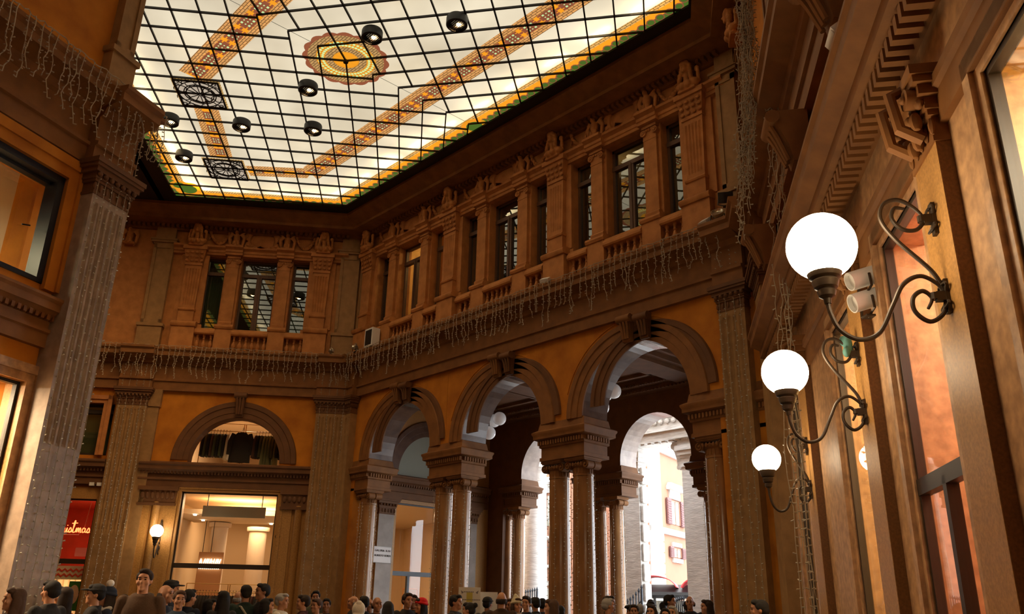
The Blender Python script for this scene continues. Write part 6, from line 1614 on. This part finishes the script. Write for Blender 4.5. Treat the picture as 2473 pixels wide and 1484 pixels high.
person(4.22, -9.18, 1.61, R_, 'short woman in profile facing right before the clothes rail', 1, 'dt', 'bob', 'black', jk=BK)
person(4.74, -9.25, 1.71, A_+20, 'woman with long black hair seen from behind before the far shop', 1, 'dd', 'long', jk=BK)
person(1.68, -7.53, 1.77, A_, 'bald man far back at the far shop window', 0, 'dd', 'bald', 'grey', jk=NV)
person(3.08, -8.1, 1.84, A_+15, 'man in a dark green sweater with a pale shoulder strap, back turned', 0, 'dd', 'short', jk=(.015, .03, .022), strap=1)
person(3.19, -7.88, 1.87, L_+20, 'dark-haired man facing left beside the strapped green sweater', 0, 'dd', 'short', jk=BK, skin=1)
person(5.0, -8.73, 1.63, R_, 'woman with dark bob facing right, low under the right edge of the far shop window', 1, 'dd', 'bob', jk=BK)
person(3.78, -7.84, 1.72, R_-20, 'person in a cream hooded jacket before the tan pier', 0, 'tt', 'short', 'grey', jk=CRM, hood=1)
person(4.37, -7.82, 1.7, L_, 'dark-haired person in a maroon coat facing left', 0, 'dp', 'short', 'dark', jk=(.06, .015, .015))
person(1.45, -5.87, 1.83, C_, 'tall dark-haired man far back below the corner pilaster', 0, 'dd', 'short', jk=OL)
person(3.61, -7.13, 1.66, L_+45, 'person in a tan hooded jacket below the corner pilaster', 0, 'dt', 'short', 'brown', jk=TN, hood=1)
person(2.84, -6.48, 1.68, C_, 'person in black clothes facing the viewer just right of the tan hooded jacket', 0, 'dd', 'short', jk=BK, skin=1)
person(2.24, -5.55, 1.75, L_, 'older man in profile left of the white hood', 0, 'dd', 'bald', 'grey', jk=BK)
person(5.63, -7.67, 1.63, A_, 'person in a white padded coat with its hood up, seen from behind', 0, 'dd', 'short', hat='hood', hatc=CRM, jk=CRM)
person(4.43, -6.78, 1.71, A_+20, 'dark-haired person just behind the white hood', 0, 'dd', 'short', jk=BK)
person(2.82, -5.58, 1.7, C_, 'balding man far back between the white hood and the leftmost column', 0, 'dd', 'bald', 'dark', jk=GY, skin=1)
person(5.36, -7.18, 1.69, 20, 'bald man in a black coat below the street plaque', 0, 'dd', 'bald', 'dark', jk=BK, skin=1)
person(6.27, -7.63, 1.62, A_, 'woman with long dark hair from behind under the vestibule shop', 1, 'dd', 'long', jk=BK)
person(4.41, -5.93, 1.78, 30, 'dark-haired man in a black coat before the vestibule shop door', 0, 'dd', 'short', 'dark', jk=BK)
person(3.28, -4.95, 1.78, 0, 'second dark-coated man just left of the red beanie', 0, 'dd', 'short', 'dark', jk=BK, skin=1)
person(5.34, -6.37, 1.71, L_+25, 'woman in a red beanie and red jacket', 1, 'dt', 'long', 'black', hat='beanie', hatc=(.55, .01, .01), jk=(.45, .015, .015))
person(5.67, -5.95, 1.75, R_-20, 'man in a black coat looking right before the column pair', 0, 'dd', 'short', jk=BK)
person(6.56, -6.46, 1.63, L_-20, 'woman with her dark hair in a bun left of the notice board', 1, 'dd', 'bun', jk=BK)
person(4.13, -3.92, 1.78, A_-25, 'man in a dark cap reading the notice board', 0, 'dd', 'short', hat='cap', hatc=BK, jk=GY)
person(5.76, -5.09, 1.82, A_, 'balding man in a broad brown coat seen from behind', 0, 'dd', 'bald', 'dark', jk=(.05, .025, .012))
person(4.76, -3.96, 1.74, C_, 'man facing the viewer between the brown coat and the cream beanie', 0, 'dd', 'short', 'brown', jk=BK, skin=1)
person(5.57, -4.57, 1.81, 25, 'person in a pointed cream knit hat and sand coloured scarf', 1, 'dd', 'bob', 'brown', hat='pointed', hatc=(.5, .43, .28), jk=TN, scarf=(.42, .3, .2))
person(5.32, -4.11, 1.78, -20, 'dark-haired man right of the cream knit hat', 0, 'dd', 'short', 'dark', jk=NV)
person(4.37, -2.94, 1.79, A_+30, 'man in a dark padded jacket far back before the iron gate', 0, 'dd', 'short', jk=BK)
person(3.41, -1.78, 1.8, A_, 'small dark-haired figure far back left of the right column pair', 0, 'dd', 'short', jk=NV)
person(8.05, -6.33, 1.68, L_, 'woman with long brown hair looking left before the right column pair', 1, 'dt', 'long', 'brown', jk=BR)
person(6.42, -4.43, 1.63, A_, 'short person in a navy jacket at the foot of the right column pair', 0, 'dd', 'short', jk=NV)
person(6.98, -3.93, 1.75, R_+25, 'grey-haired man in a dark coat just right of the column pair', 0, 'dd', 'short', 'grey', jk=BR)
person(6.0, -2.75, 1.82, R_, 'man in a brown jacket behind the grey-haired man', 0, 'dd', 'short', 'dark', jk=BR, skin=1)
person(6.95, -3.3, 1.68, L_, 'person in a black beret before the street arch', 0, 'dd', 'short', hat='beret', hatc=BK, jk=BK)
person(7.6, -4.07, 1.66, C_, 'person facing the viewer beside the black beret', 0, 'dd', 'short', 'dark', jk=BK, skin=1)
person(6.12, -2.05, 1.7, A_, 'grey-haired person from behind in front of the travertine pier', 0, 'dd', 'short', 'grey', jk=GY)
person(3.79, 1.3, 1.87, 15, 'person in a feathered alpine hat in the middle of the street arch', 0, 'dd', 'short', hat='alpine', hatc=GY, jk=(.02, .06, .14))
person(7.8, -3.9, 1.66, -20, 'dark-haired woman just below the feathered hat', 1, 'dd', 'bob', 'dark', jk=TN)
person(3.45, 2.2, 1.82, A_, 'man with short dark hair far back before the kiosk', 0, 'dd', 'short', jk=NV)
person(8.26, -4.18, 1.61, C_, 'short woman with dark hair at the bottom edge under the kiosk', 1, 'dd', 'bob', jk=BK)
person(5.9, -.85, 1.89, R_-15, 'tall man in a black coat looking right before the red awning', 0, 'dp', 'short', jk=BK)
person(8.05, -3.72, 1.65, -15, 'older woman with light brown hair at the bottom below the tall man', 1, 'dd', 'bob', 'grey', jk=TN)
person(1.7, 4.6, 1.84, R_, 'small passer-by far back under the street arch', 0, 'dd', 'short', 'dark', jk=GY)
person(3.2, 3.5, 1.88, A_, 'person in a teal jacket near the right jamb of the street arch', 0, 'dd', 'short', 'dark', hat='beanie', hatc=NV, jk=(.01, .22, .25))
person(6.39, -.9, 1.87, -10, 'man with cropped hair in a black overcoat left of the right column', 0, 'dd', 'bald', 'dark', jk=BK)
person(7.34, -1.77, 1.78, L_+20, 'woman with dark long hair before the right column', 1, 'dd', 'long', 'dark', jk=BK)
person(6.87, -.6, 1.86, C_, 'dark figure close beside the foot of the right column', 0, 'dd', 'short', 'dark', jk=BR)
person(11.15, -6.45, 1.68, L_, 'dark-haired boyish man in profile at the lower right, alone by the right wall', 0, 'dd', 'short', jk=BK)
